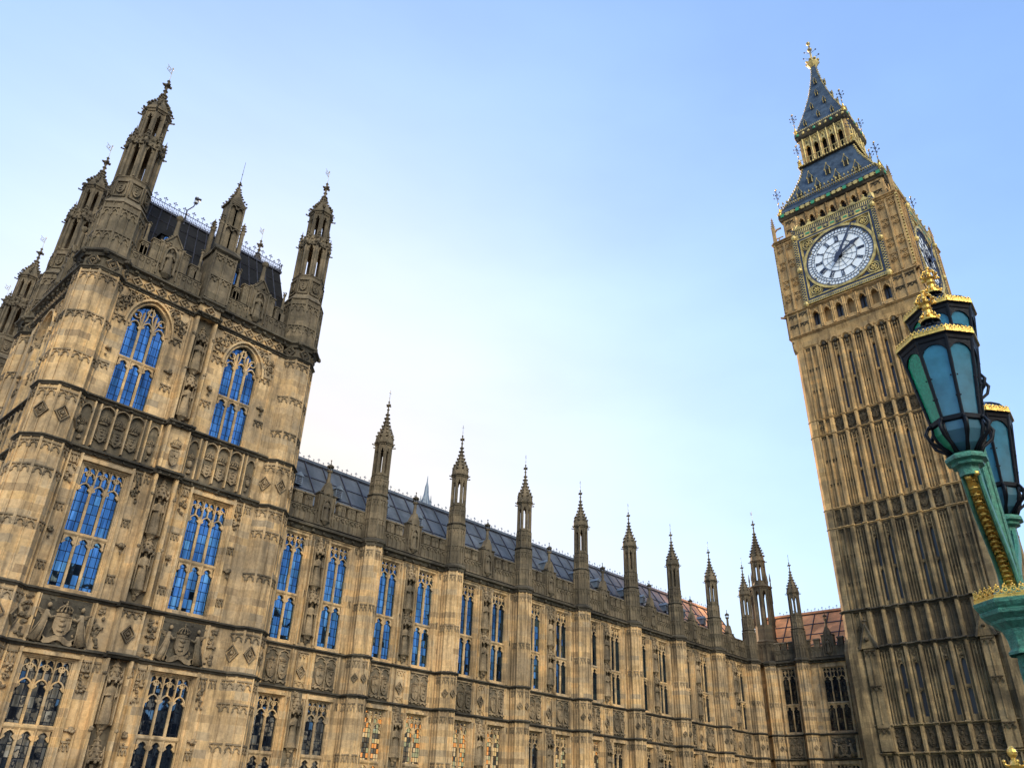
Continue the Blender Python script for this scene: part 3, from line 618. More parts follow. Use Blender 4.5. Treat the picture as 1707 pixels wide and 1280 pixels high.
def build_bay(hb, wins, z_up=(7.3, 9.6, 12.75), z_lo=(-0.5, 2.2, 4.75), seed=0):
    """wall of one bay: openings, panel band, shafts, blind tracery. wins = [(centre, width)]"""
    mb = MB()
    holes = []
    for c, w in wins:
        holes.append((c - w / 2, c + w / 2, z_up[0], z_up[2])); holes.append((c - w / 2, c + w / 2, z_lo[0], z_lo[2]))
    wallgrid(mb, -hb, hb, GZ, 13.1, holes)
    return mb
def bay_detail(mb, hb, wins, carv, statue_x=0.0):
    # string courses
    stringcourse(mb, -hb, hb, S3 - .02, .17, .17, 1, 0); stringcourse(mb, -hb, hb, S4 - .02, .17, .15, 1, 0)
    stringcourse(mb, -hb, hb, 12.86, .1, .08, 0)
    for c, w in wins:
        for s_ in (-1, 1):
            x = c + s_ * (w / 2 + .10)
            shaft(mb, x, 7.2, 12.85, .10, .13, 0); shaft(mb, x, -1.8, 5.0, .10, .12, 0)
            shaft(mb, x, 5.2, 6.98, .09, .10, 0)
        mb.box(c - w / 2 - .15, c + w / 2 + .15, -.10, .02, 4.78, 4.9, 0)
        # heraldic panels under the upper window
        for s_ in (-1, 1):
            a, b = sorted((c + s_ * (w / 2 + .17), c + s_ * (w / 2 + .36)))
            for zt in (12.8, 9.9, 4.72, 2.1): headpanel(mb, a, b, zt, .3, .06, 2, 1)
    for z1, z2 in ((5.25, 6.9),):
        mb.box(statue_x - .36, statue_x - .31, -.09, .02, z1, z2, 0); mb.box(statue_x + .31, statue_x + .36, -.09, .02, z1, z2, 0)
        headpanel(mb, statue_x - .33, statue_x + .33, z2, .26, .06, 0, 3); lozenge(mb, statue_x, 5.98, .3, .11, 2)
        headpanel(mb, statue_x - .33, statue_x + .33, z1 + .28, .2, .05, 0, 2)
def statue_column(mb, x, tiers, w=.62):
    mb.box(x - w / 2, x + w / 2, -.03, .01, tiers[-1][0] - .4, tiers[0][1] + .9, 3)  # dark slab behind the statues, niche shade painted into it
    for z0, z1 in tiers: niche(mb, x, z0, z1, w, .16, 2)
    mb.box(x - w / 2 - .13, x - w / 2 - .08, -.16, .02, tiers[-1][0] - .5, tiers[0][1] + .6, 0); mb.box(x + w / 2 + .08, x + w / 2 + .13, -.16, .02, tiers[-1][0] - .5, tiers[0][1] + .6, 0)
    foliage(mb, x - .22, x + .22, tiers[0][1] + .35, tiers[0][1] + .85, .1, 2, 50, .08)

def parapet_mesh(hb, z=13.5, ztop=15.05, niche_x=0.0, merl=None, gable=True, hscale=1.0):
    mb = MB()
    zb = z + (ztop - z) * .55
    mb.box(-hb, hb, -.06, .25, z, zb)
    for i in range(int(2 * hb / .32)):
        x = -hb + .16 + i * .32; mb.box(x - .022, x + .022, -.11, -.05, z, zb - .12)
    for i in range(int(2 * hb / .64)):
        x = -hb + .1 + i * .64; headpanel(mb, x, x + .56, zb - .1, .22, .12, 0, 2)
    stringcourse(mb, -hb, hb, zb - .05, .07, .12, 0)
    merl = merl or [-2.42, -1.78, -1.1, 1.1, 1.78, 2.42]
    for c in merl:
        w = .5 if abs(c) < hb - .3 else .3
        mb.box(c - w / 2, c + w / 2, -.06, .24, zb, ztop - .1)
        mb.xprism([(-.14, ztop - .1), (-.14, ztop - .05), (.06, ztop + .08), (.3, ztop - .05), (.3, ztop - .1)], c - w / 2 - .04, c + w / 2 + .04, 0)
        headpanel(mb, c - w / 2 + .06, c + w / 2 - .06, ztop - .16, .2, .1, 0, 2); mb.box(c - .02, c + .02, -.1, -.05, zb + .03, ztop - .2)
    for a, b in zip(merl[:-1], merl[1:]):
        if b - a < .9: mb.xprism([(-.14, zb - .02), (-.14, zb + .02), (.06, zb + .1), (.3, zb + .02), (.3, zb - .02)], a + .27, b - .27, 1)
    if gable:
        x = niche_x; g = .56
        mb.box(x - g, x + g, -.12, .26, z, ztop + .2)
        mb.box(x - g * .55, x + g * .55, -.14, .26, ztop + .2, ztop + .42)
        mb.prism([(x - g * .6, ztop + .42), (x + g * .6, ztop + .42), (x + .09, ztop + .95), (x - .09, ztop + .95)], -.14, .24)
        mb.xprism([(-.2, ztop + .2), (-.2, ztop + .25), (-.12, ztop + .3), (.28, ztop + .25), (.28, ztop + .2)], x - g - .04, x - g * .55, 1); mb.xprism([(-.2, ztop + .2), (-.2, ztop + .25), (-.12, ztop + .3), (.28, ztop + .25), (.28, ztop + .2)], x + g * .55, x + g + .04, 1)
        mb.ribbon(arch(x - .26, x + .26, ztop - .55, .5, 5), .08, -.24, -.1, 0)
        for s_ in (-1, 1):
            mb.box(x + s_ * .26 - .04, x + s_ * .26 + .04, -.24, -.1, z + .25, ztop - .55, 0); mb.box(x + s_ * .47 - .03, x + s_ * .47 + .03, -.2, -.1, z + .1, ztop + .15, 0)
        foliage(mb, x - .2, x + .2, ztop - .25, ztop + .5, .18, 0, 30, .07)
        st = statue(1.15, 5, 0, False); mb.merge(st, Matrix.Translation((x, -.15, z + .35)))
        mb.lathe(x, -.12, [(.1, z + .05), (.24, z + .25), (.24, z + .33)], 8, 0)
        # little lantern-topped shaft
        mb.lathe(x, .05, [(.13, ztop + .8), (.1, ztop + 1.2), (.09, ztop + 1.55), (.16, ztop + 1.62), (.17, ztop + 1.68), (.1, ztop + 1.72)], 8, 0)
        for k in range(6):
            a = k * pi / 3; mb.tube((x + .14 * cos(a), .05 + .14 * sin(a), ztop + 1.68), (x + .17 * cos(a), .05 + .17 * sin(a), ztop + 1.92), .022, .022, 4, 1)
        mb.lathe(x, .05, [(.2, ztop + 1.9), (.21, ztop + 1.97), (.1, ztop + 2.05), (.03, ztop + 2.12), (.02, ztop + 2.3)], 8, 1); mb.blob(x, .05, ztop + 2.33, .05, None, None, 1)
    return mb

def buttress_mesh(a, z0, z1, rings, lozz, heads, cut=None):
    """octagonal shaft below the cornice: panelled faces, lozenges in the panel bands, moulded rings"""
    mb = MB()
    mb.lathe(0, 0, [(a * OC, z0), (a * OC, z1)], 8, 0)
    octpanels(mb, 0, 0, a, z0, z1, heads, 0, (0, 1, 7, 2, 6), 2)
    for z in rings: octring(mb, 0, 0, a, z, .18, .15, 1)
    for z in lozz:
        lz = MB(); lozenge(lz, 0, z, a * .36, .11, 2)
        for i, Mx in enumerate(facets(0, 0, a)):
            if i in (0, 1, 7): mb.merge(lz, Mx)
    return mb

def openstage(mb, a, z0, z1, core=.0, mat=0, head=.35, slot=.5):
    """octagonal stage pierced by tall slots on each face"""
    hw = a * math.tan(pi / 8); sw = hw * slot
    fc = MB()
    fc.box(-hw * 1.02, -sw, 0, .10, z0, z1, mat); fc.box(sw, hw * 1.02, 0, .10, z0, z1, mat)
    fc.box(-sw, sw, .0, .10, z1 - .12, z1, mat)
    spandrels(fc, -sw, sw, z1 - .12 - head, head * .9, z1 - .1, .01, .09, mat, 4)
    fc.box(-hw - .03, -hw + .03, -.06, .04, z0, z1, mat); fc.box(hw - .03, hw + .03, -.06, .04, z0, z1, mat)
    fc.ribbon(arch(-sw, sw, z1 - .14 - head, head * .9, 4), .05, -.05, .03, mat)
    fc.box(-sw, sw, 0, .10, z0, z0 + .15, mat)
    for Mx in facets(0, 0, a): mb.merge(fc, Mx)
    if core: mb.lathe(0, 0, [(core, z0), (core, z1)], 8, mat)
def dome_spire(mb, a, z0, z1, s=.09, mat=0, step=.3, fin=1.0):
    H = z1 - z0; r = a * OC
    prof = [(r, z0), (r * .98, z0 + H * .10), (r * .80, z0 + H * .26), (r * .55, z0 + H * .40), (r * .36, z0 + H * .54), (r * .22, z0 + H * .70), (r * .12, z0 + H * .86), (r * .09, z0 + H)]
    mb.lathe(0, 0, prof, 8, mat)
    crockets(mb, 0, 0, prof[1:-1], 8, s, mat, step, .5)
    finial(mb, 0, 0, z1 - .05, fin, mat)
def gargoyles(mb, a, z, s=.12, mat=0, n=8):
    for k in range(n):
        t = pi / 8 + k * 2 * pi / n
        mb.tube((a * cos(t), a * sin(t), z), ((a + s * 2.0) * cos(t), (a + s * 2.0) * sin(t), z + s * .3), s * .5, s * .35, 5, mat)
        mb.blob((a + s * 2.1) * cos(t), (a + s * 2.1) * sin(t), z + s * .45, s * .55, None, None, mat, .3)

def range_pinnacle():
    mb = MB()
    a = .53
    mb.lathe(0, 0, [(a * OC, 13.5), (a * OC, 15.95)], 8, 0)
    octpanels(mb, 0, 0, a, 13.5, 15.9, (15.75, 14.6), 0)
    octring(mb, 0, 0, a - .05, 15.95, .16, .12, 1)
    a2 = .46
    mb.lathe(0, 0, [(a2 * OC, 16.1), (a2 * OC, 17.25)], 8, 0)
    octpanels(mb, 0, 0, a2, 16.1, 17.2, (16.95,), 0)
    octring(mb, 0, 0, a2 - .04, 17.2, .1, .08, 0); octring(mb, 0, 0, a2 - .03, 16.55, .08, .05, 0)
    openstage(mb, .43, 17.3, 19.25, 0, 0, .3, .42)
    octring(mb, 0, 0, .41, 19.25, .22, .16, 0)
    gargoyles(mb, .50, 19.25, .09, 0)
    for Mx in facets(0, 0, .49):
        g = MB(); g.prism([(-.22, 19.45), (.22, 19.45), (.0, 19.85)], -.04, .1, 0); mb.merge(g, Mx)
    dome_spire(mb, .46, 19.45, 21.75, .085, 0, .27, .85)
    return mb

def window_part(parent, me_f, me_g, loc, rz=0, label=None):
    w = part('window', me_f, parent, loc, rz, label)
    part('leaded_glass', me_g, w)
    return w

# shared meshes
STM = ['wall', 'soot', 'carved', 'grey']
wU = window_stone(1.42, 2, 7.3, 9.6, 12.75).mesh('window', STM)
wL = window_stone(1.42, 2, -0.5, 2.2, 4.75).mesh('window', STM)
gU = window_glass(1.42, 7.3, 12.75).mesh('leaded_glass', ['glass']); gUm = window_glass(1.42, 7.3, 12.75).mesh('leaded_glass', ['glassmid']); gUd = window_glass(1.42, 7.3, 12.75).mesh('leaded_glass', ['glassdark'])
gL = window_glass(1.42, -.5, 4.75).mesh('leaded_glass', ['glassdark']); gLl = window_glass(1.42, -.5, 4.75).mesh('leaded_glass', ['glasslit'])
HB = BAY / 2 - .3
WX = 1.42
def _bay():
    mb = build_bay(HB, [(-WX, 1.42), (WX, 1.42)]); cv = MB()
    bay_detail(mb, HB, [(-WX, 1.42), (WX, 1.42)], cv)
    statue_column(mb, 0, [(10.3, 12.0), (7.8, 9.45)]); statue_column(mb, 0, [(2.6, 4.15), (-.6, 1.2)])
    for s_ in (-1, 1):
        for z in (12.7,): headpanel(mb, s_ * .62 - .08, s_ * .62 + .08, z, .4, .08, 2, 1)
    mb.box(-2.32, -2.24, -.05, .02, 7.2, 12.9); mb.box(2.24, 2.32, -.05, .02, 7.2, 12.9)
    return mb, cv
def twin_shields(w):
    mb = MB(); mb.box(-w / 2, w / 2, -.03, .02, 5.22, 6.95, 1); headpanel(mb, -w / 2, w / 2, 6.92, .36, .10, 0, 2); mb.box(-.03, .03, -.12, .02, 5.25, 6.6, 0)  # first box is a darker backing with recess shade in its colour
    for s_ in (-1, 1):
        crown(mb, s_ * w / 4, 6.25, .42, .12, 0); shield(mb, s_ * w / 4, 5.5, w * .34, .72, .12, 0, 0 if s_ < 0 else 1); scroll(mb, s_ * w / 4, 5.36, w * .4, .12, 0)
        foliage(mb, s_ * w / 4 - .25, s_ * w / 4 + .25, 5.3, 6.5, .06, 0, 30, .06)
    return mb
_b, _c = _bay()
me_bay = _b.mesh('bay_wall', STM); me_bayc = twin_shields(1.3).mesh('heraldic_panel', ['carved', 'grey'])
def cornice_mesh(hb, z=12.98, h=.45, p=.36):
    mb = MB(); stringcourse(mb, -hb, hb, z, h, p, 0, .62, .12); stringcourse(mb, -hb, hb, z + h * .9, .12, p * .6, 0)
    return mb
me_corn = cornice_mesh(HB + .1).mesh('cornice', ['soot'])
me_par = parapet_mesh(HB + .1).mesh('parapet', ['grey', 'soot'])
me_but = buttress_mesh(.56, GZ, 13.05, (S4 - .02, S3 - .02), (6.0,), (12.75, 9.75, 6.85, 4.75, 2.4), None).mesh('buttress', STM)
def _capring():
    mb = MB(); octring(mb, 0, 0, .56, 13.0, .42, .2, 0)
    for k in range(8): boss(mb, .74 * cos(k * pi / 4 + pi / 8), .74 * sin(k * pi / 4 + pi / 8), 13.15, .09, 0, 3)
    return mb
me_cap = _capring().mesh('buttress_cornice', ['soot'])
me_pin = range_pinnacle().mesh('pinnacle', ['grey', 'soot'])
me_vane = None
def _rod():
    mb = MB(); mb.tube((0, 0, 22.2), (0, 0, 23.1), .014, .01, 4); mb.blob(0, 0, 22.55, .03); mb.blob(0, 0, 23.0, .035)
    mb.tube((-.09, 0, 22.9), (.09, 0, 22.9), .012, .012, 4); return mb
me_rod = _rod().mesh('finial_rod', ['iron'])
me_st = [statue(1.6, k).mesh('statue', ['carved']) for k in range(4)]
me_stl = [statue(1.5, 10 + k).mesh('statue', ['carved']) for k in range(3)]

rng_ = thing('palace_range', (46, YR + 3, GZ), "long gothic palace range with slim pinnacles running from the square pavilion to the far corner", "palace wing")
def P(x, y, o=rng_): return (x - o.location.x, y - o.location.y, -GZ)
for i in range(NP):
    cx = XP0 + BAY * i - BAY / 2
    if i == 0: cx = (20.0 + XP0) / 2 + .1
    L0 = P(cx, YR)
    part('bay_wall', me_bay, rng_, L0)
    for s_ in (-1, 1): part('heraldic_panel', me_bayc, rng_, (L0[0] + s_ * WX, L0[1], L0[2]))
    part('cornice', me_corn, rng_, L0); part('parapet', me_par, rng_, L0)
    for s_ in (-1, 1):
        window_part(rng_, wU, gU if (i < 2 or (i == 3 and s_ < 0)) else gUm if i < 6 else gUd, P(cx + s_ * WX, YR))
        glowing = (i == 1) or (i == 2) or (i == 3 and s_ > 0) or (i == 4 and s_ < 0)
        window_part(rng_, wL, gLl if glowing else gL, P(cx + s_ * WX, YR), 0, "window with warm lamplight behind patchy coloured panes" if glowing else None)
    for k, z in enumerate((10.3, 7.8)): part('statue', me_st[(i + k) % 4], rng_, (L0[0], L0[1] - .14, L0[2] + z))
    for k, z in enumerate((2.6, -.6)): part('statue', me_stl[(i + k) % 3], rng_, (L0[0], L0[1] - .14, L0[2] + z))
    Lp = P(XP0 + BAY * i, YR - .35)
    part('buttress', me_but, rng_, Lp); part('buttress_cornice', me_cap, rng_, Lp)
    pn = part('pinnacle', me_pin, rng_, Lp); part('finial_rod', me_rod, pn)

# roof of the range: sloping iron plates with raised seams, cresting and vents
def roof_mesh(x0, x1, ye=36.7, ze=13.9, yr=40.0, zr=18.7, seam=1.32, rows=4):
    mb = MB()
    mb.quad((x0, ye, ze), (x1, ye, ze), (x1, yr, zr), (x0, yr, zr)); mb.quad((x0, yr, zr), (x1, yr, zr), (x1, 2 * yr - ye, ze), (x0, 2 * yr - ye, ze))
    for x in (x0, x1): mb.add([(x, ye, ze), (x, yr, zr), (x, 2 * yr - ye, ze)], [(0, 1, 2)])
    dy, dz = yr - ye, zr - ze; L = math.hypot(dy, dz); ny, nz = -dz / L, dy / L
    def pt(x, t, h): return (x, ye + dy * t + ny * h, ze + dz * t + nz * h)
    n = int((x1 - x0) / seam)
    for i in range(n + 1):
        x = x0 + (x1 - x0) * i / n
        mb.add([pt(x - .05, 0, 0), pt(x - .03, 0, .07), pt(x + .03, 0, .07), pt(x + .05, 0, 0), pt(x - .05, .95, 0), pt(x - .03, .95, .07), pt(x + .03, .95, .07), pt(x + .05, .95, 0)],
               [(0, 1, 5, 4), (1, 2, 6, 5), (2, 3, 7, 6)], 1)
    for k in range(1, rows + 1):
        t = .95 * k / rows
        mb.add([pt(x0, t - .012, 0), pt(x0, t - .008, .05), pt(x0, t + .01, .02), pt(x1, t - .012, 0), pt(x1, t - .008, .05), pt(x1, t + .01, .02)], [(0, 3, 4, 1), (1, 4, 5, 2)], 1)
    mb.add([pt(x0, .955, .0), pt(x0, .955, .1), pt(x0, 1.0, .12), pt(x1, .955, .0), pt(x1, .955, .1), pt(x1, 1.0, .12)], [(0, 3, 4, 1), (1, 4, 5, 2)], 0)
    return mb
def cresting(x0, x1, y, z, s=1.0, step=.42, rail=False):
    mb = MB(); n = int((x1 - x0) / step)
    mb.box(x0, x1, y - .03, y + .03, z, z + .07)
    if rail: mb.box(x0, x1, y - .015, y + .015, z + .52 * s, z + .56 * s)
    for i in range(n + 1):
        x = x0 + (x1 - x0) * i / n; big = i % 2 == 0
        h = (.42 if big else .26) * s
        if rail: h = (1.0 if big else .72) * s
        mb.box(x - .014 * s, x + .014 * s, y - .01, y + .01, z, z + h)
        w = (.075 if big else .05) * s * (1.25 if rail else 1)
        for dx, dz in ((0, 0), (-w, -w * 1.0), (w, -w * 1.0)): mb.blob(x + dx, y, z + h + dz, w * .62, .02, w * .7, 0, .12, False)
        if rail and i < n:
            x2 = x0 + (x1 - x0) * (i + 1) / n; xm = (x + x2) / 2
            mb.ribbon([(x, z + .07), (xm, z + .5 * s), (x2, z + .07)], .03 * s, y - .01, y + .01)
            ring(mb, xm, z + .22 * s, .07 * s, .025, y - .01, y + .01, 0, 7)
    return mb
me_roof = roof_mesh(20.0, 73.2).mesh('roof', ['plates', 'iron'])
def _fill():
    mb = MB(); mb.box(71.5, 73.495, YR + .02, YR + .4, GZ, 13.1, 0); mb.box(71.5, 73.45, YR - .2, YR + .4, 13.0, 13.55, 1); mb.box(71.5, 73.4, YR - .03, YR + .3, 13.55, 14.8, 2)
    mb.box(71.5, 73.45, YR - .15, YR + .02, 7.0, 7.2, 1); mb.box(71.5, 73.45, YR - .15, YR + .02, 5.03, 5.2, 1); mb.box(20.2, 73, 43.0, 43.4, GZ, 14.2, 2); return mb
part('wall', _fill().mesh('wall', ['wall', 'soot', 'grey']), rng_, P(0, 0))
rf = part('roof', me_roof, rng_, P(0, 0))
part('roof_cresting', cresting(20.0, 73.2, 40.0, 18.72, .85, .36).mesh('roof_cresting', ['lead']), rng_, P(0, 0))
def vent_mesh():
    mb = MB(); mb.box(-.22, .22, -.5, .4, 0, .5, 0); mb.prism([(-.28, .5), (.28, .5), (0, .75)], -.56, .5, 0)
    for k in range(4): mb.box(-.17, .17, -.52, -.5, .06 + k * .11, .12 + k * .11, 1)
    return mb
me_vent = vent_mesh().mesh('roof_vent', ['lead', 'iron'])
for i in range(NP):
    for dx in (1.1, 3.9): 
        t = .52; part('roof_vent', me_vent, rng_, P(XP0 + BAY * i + dx - 5.0, 36.7 + 3.3 * t + .1, rng_)[:2] + (13.9 + 4.8 * t - GZ - .15,))

# ================================================================== the return wing (faces the bridge)
XW = 73.5
wing = thing('palace_return_wing', (XW + 3, 31, GZ), "short return wing with rust-red iron roof joining the long range to the clock tower", "palace wing")
def Pw(x, y): return (x - wing.location.x, y - wing.location.y, -GZ)
RZ = -pi / 2
wWb = window_stone(2.15, 3, 7.3, 9.6, 12.6).mesh('window', STM); gWb = window_glass(2.15, 7.3, 12.6).mesh('leaded_glass', ['glassdark'])
wWl = window_stone(2.15, 3, -.5, 2.2, 4.75).mesh('window', STM); gWl = window_glass(2.15, -.5, 4.75).mesh('leaded_glass', ['glassdark'])
def _wing():     # local x = 31 - y
    mb = MB(); hl = [(-3.01, -1.59, 7.3, 12.75), (-3.01, -1.59, -.5, 4.75), (.85, 3.0, 7.3, 12.6), (.85, 3.0, -.5, 4.75)]
    wallgrid(mb, -5.4, 4.9, GZ, 13.1, hl)
    for z, h in ((S3 - .02, .17), (S4 - .02, .17)): stringcourse(mb, -5.4, 4.9, z, h, .17, 1)
    for x in (-3.1, -1.5, .7, 3.15): shaft(mb, x, 7.2, 12.85); shaft(mb, x, -1.8, 5.0); shaft(mb, x, 5.2, 6.98)
    for c, w in ((-2.3, 1.3), (1.92, 2.15)): headpanel(mb, c - w / 2, c + w / 2, 6.92, .3, .07, 2, 2)
    for z in (12.7, 9.8, 6.9): headpanel(mb, 3.3, 4.3, z, .36, .07, 2, 2)
    return mb
o = part('wall', _wing().mesh('wall', STM), wing, Pw(XW, 31), RZ)
part('heraldic_panel', me_bayc, wing, Pw(XW, 33.3), RZ)
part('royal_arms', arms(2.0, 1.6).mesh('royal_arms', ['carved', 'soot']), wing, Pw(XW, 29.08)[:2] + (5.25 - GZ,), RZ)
window_part(wing, wU, gUd, Pw(XW, 33.3), RZ); window_part(wing, wL, gL, Pw(XW, 33.3), RZ)
window_part(wing, wWb, gWb, Pw(XW, 29.08), RZ); window_part(wing, wWl, gWl, Pw(XW, 29.08), RZ)
part('cornice', cornice_mesh(4.9).mesh('cornice', ['soot']), wing, Pw(XW, 31.2), RZ)
part('parapet', parapet_mesh(2.15, merl=[-1.9, -1.1, 1.1, 1.9]).mesh('parapet', ['grey', 'soot']), wing, Pw(XW, 29.1), RZ)
part('parapet', parapet_mesh(1.35, merl=[-1.0, -.35, .35, 1.0], gable=False).mesh('parapet', ['grey', 'soot']), wing, Pw(XW, 33.0), RZ)
for (bx, by, pin) in ((XW - .05, 34.9, False), (XW - .3, 31.65, True)):
    Lp = Pw(bx, by); part('buttress', me_but, wing, Lp); part('buttress_cornice', me_cap, wing, Lp)
    if pin: q = part('pinnacle', me_pin, wing, Lp); part('finial_rod', me_rod, q)
def _wroof():
    mb = roof_mesh(-6.2, 4.7, 1.2, 13.9, 4.6, 18.55); return mb
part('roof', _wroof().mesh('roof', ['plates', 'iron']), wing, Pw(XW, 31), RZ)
part('roof_cresting', cresting(-4.4, 4.7, 4.6, 18.57, .85, .36).mesh('roof_cresting', ['lead']), wing, Pw(XW, 31), RZ)

def stair_turret():
    mb = MB(); a = .88
    mb.lathe(0, 0, [(1.05 * OC, 12), (1.05 * OC, 15.4), (a * OC, 15.7), (a * OC, 16.9)], 8, 0)
    octpanels(mb, 0, 0, 1.05, 12, 15.3, (15.2,), 0); octring(mb, 0, 0, 1.0, 15.35, .16, .1, 0)
    openstage(mb, a, 16.9, 20.6, 0, 0, .4, .36); octring(mb, 0, 0, a - .02, 20.6, .3, .2, 0); gargoyles(mb, a, 20.7, .09, 0)
    for k in range(8):
        t = pi / 8 + k * pi / 4; mb.lathe((a + .12) * cos(t), (a + .12) * sin(t), [(.06, 19.2), (.06, 21.4), (.1, 21.45), (.02, 22.2)], 6, 0)
    mb.lathe(0, 0, [(.7 * OC, 20.9), (.6 * OC, 21.3)], 8, 0)
    openstage(mb, .58, 21.3, 23.3, 0, 0, .3, .4); octring(mb, 0, 0, .56, 23.3, .26, .16, 0); gargoyles(mb, .7, 23.35, .09, 0)
    dome_spire(mb, .62, 23.5, 27.0, .11, 0, .3, 1.1)
    return mb
st_ = part('stair_turret', stair_turret().mesh('stair_turret', ['grey', 'soot']), wing, Pw(74.9, 35.65), 0, "tall two-stage octagonal turret in the corner")
v_ = part('weather_vane', vane(1.1, .8).mesh('weather_vane', ['vane']), st_, (0, 0, 27.6))

# ================================================================== corner pavilion
YP = 34.5; XPC = 13.8
pav = thing('corner_pavilion', (13.8, 38.6, GZ), "big square gothic pavilion with dark crested roof and crocketed corner turrets, nearest on the left", "palace building")
def Pp(x, y): return (x - pav.location.x, y - pav.location.y, -GZ)
WP = 1.95; CX = 2.48
Z3 = (15.6, 17.85, 21.0, 19.55)
w3 = window_stone(WP, 3, Z3[0], Z3[1], Z3[2], 'arch', Z3[3]).mesh('window', STM); g3 = window_glass(WP, Z3[0], Z3[2], 'arch', Z3[3]).mesh('leaded_glass', ['glass'])
w2 = window_stone(WP, 3, 7.35, 9.55, 12.5).mesh('window', STM); g2 = window_glass(WP, 7.35, 12.5).mesh('leaded_glass', ['glass'])
w1 = window_stone(WP, 3, -.5, 2.3, 4.75).mesh('window', STM); g1 = window_glass(WP, -.5, 4.75).mesh('leaded_glass', ['glassdark'])
def pav_wall(hb, wins, mid=True):
    mb = MB(); hl = []
    for c in wins: hl += [(c - WP / 2, c + WP / 2, -.5, 4.75), (c - WP / 2, c + WP / 2, 7.35, 12.5), (c - WP / 2, c + WP / 2, Z3[0], Z3[2])]
    wallgrid(mb, -hb, hb, GZ, 21.4, hl)
    for z, h, p, b in ((S4 - .02, .2, .2, 0), (S3, .2, .22, 0), (12.88, .3, .26, .6), (15.28, .28, .26, .7), (21.28, .22, .18, .8)): stringcourse(mb, -hb, hb, z, h, p, 1, b, .09)
    for c in wins:
        for s_ in (-1, 1):
            x = c + s_ * (WP / 2 + .13)
            for z0, z1 in ((-1.8, 5.0), (5.2, 7.0), (7.2, 12.85)): shaft(mb, x, z0, z1, .14, .16, 0)
            shaft(mb, c + s_ * (WP / 2 + .02), 5.2, 7.0, .07, .1, 0)
            xx = c + s_ * (WP / 2 + .62)         # outer shaft of the blind side strip
            for z0, z1 in ((-1.8, 5.0), (7.2, 12.85)): shaft(mb, xx, z0, z1, .09, .1, 0)
            a, b = sorted((x + s_ * .1, xx - s_ * .06))
            for zt in (12.75, 4.8): headpanel(mb, a, b, zt, .4, .08, 2, 2); foliage(mb, a, b, zt - 1.3, zt - .35, .12, 2, 60, .06)
            for zt in (10.6, 8.2, 1.9): headpanel(mb, a, b, zt, .3, .07, 2, 2)
            for zt in (17.2,): headpanel(mb, min(x + s_ * .1, x + s_ * .6), max(x + s_ * .1, x + s_ * .6), zt, .3, .07, 2, 2)
            shaft(mb, x + s_ * .66, 15.6, 21.2, .08, .09, 0)
            o0, o1 = sorted((xx + s_ * .06, xx + s_ * .42))
            for zt in (12.75, 4.8): headpanel(mb, o0, o1, zt, .34, .06, 2, 2)
            foliage(mb, a, b, 5.35, 6.9, .1, 2, 45, .08); scroll(mb, (a + b) / 2, 6.1, .4, .12, 2)
            # carved rosette clusters at transom level beside the windows
            for zz in (9.5, 17.9, 2.3): boss(mb, x + s_ * .34, -.1, zz, .17, 2, 7); boss(mb, x + s_ * .34, -.08, zz - .3, .1, 2, 3); mb.box(x + s_ * .2 - .12, x + s_ * .48 + .0 + .02, -.1, .02, zz - .03, zz + .03, 2)
            # tracery in the spandrels over the arched window
            for zt, k in ((21.2, 1.0),):
                for q in range(3):
                    headpanel(mb, c + s_ * (.55 + q * .34) - .15, c + s_ * (.55 + q * .34) + .15, 21.2, .3 + .22 * q, .08, 0, 1)
                foliage(mb, min(c + s_ * 1.0, c + s_ * 1.7), max(c + s_ * 1.0, c + s_ * 1.7), 19.9, 20.9, .10, 2, 46, .06)
                for q in range(3): ring(mb, c + s_ * (1.12 + .2 * q), 20.95 - .34 * q, .14, .045, -.09, .0, 2, 8)
                headpanel(mb, min(c + s_ * 1.05, c + s_ * 1.65), max(c + s_ * 1.05, c + s_ * 1.65), 19.7, .34, .07, 2, 2)
                quatre(mb, c + s_ * .82, 20.95, .17, .1, 2)
        mb.box(c - WP / 2 - .2, c + WP / 2 + .2, -.14, .02, 12.58, 12.74, 0); mb.box(c - WP / 2 - .2, c + WP / 2 + .2, -.14, .02, 4.82, 4.94, 0)
    return mb
def crown_panels(c):
    """three crowned badges over fans of leaves in arched panels, between the two strings"""
    mb = MB()
    mb.box(c - 1.8, c + 1.8, -.02, .01, 13.2, 15.25, 2)  # darker ground: shade of the panel put into the stone colour
    for k in (-1, 0, 1):
        x = c + k * .66
        crown(mb, x, 14.35, .72, .17, 0); 
        shield(mb, x, 13.5, .34, .62, .12, 0, 1)
        for q in range(9):
            a = R(20 + q * 17.5); mb.tube((x, -.05, 13.55), (x + .3 * cos(a), -.12, 13.5 + .5 * sin(a)), .05, .025, 5, 0)
        mb.ribbon(arch(x - .3, x + .3, 14.9, .28, 5), .05, -.2, .02, 0)
    for q in (-.99, -.33, .33, .99): mb.box(c + q - .03, c + q + .03, -.2, .02, 13.25, 15.2, 1)
    for s_ in (-1, 1):
        x = c + s_ * 1.5
        mb.box(x - .3, x - .24, -.14, .02, 13.2, 15.25, 1); mb.box(x + .24, x + .3, -.14, .02, 13.2, 15.25, 1)
        mb.ribbon(arch(x - .22, x + .22, 14.75, .3, 4), .05, -.15, .02, 0); crown(mb, x, 14.1, .5, .13, 0); mb.blob(x, -.08, 13.85, .14, .1, .22, 0, .3); boss(mb, x, -.08, 13.5, .14, 0, 4)
    return mb
def frieze(hb, z=21.72, n=14):
    mb = MB(); mb.box(-hb, hb, -.05, .02, 21.5, 22.0, 1)
    for i in range(n): 
        x = -hb + (i + .5) * 2 * hb / n; quatre(mb, x, z, .24, .14, 0)
    return mb
mwall = pav_wall(4.75, (-CX, CX)).mesh('wall', STM)
part('wall', mwall, pav, Pp(XPC, YP))
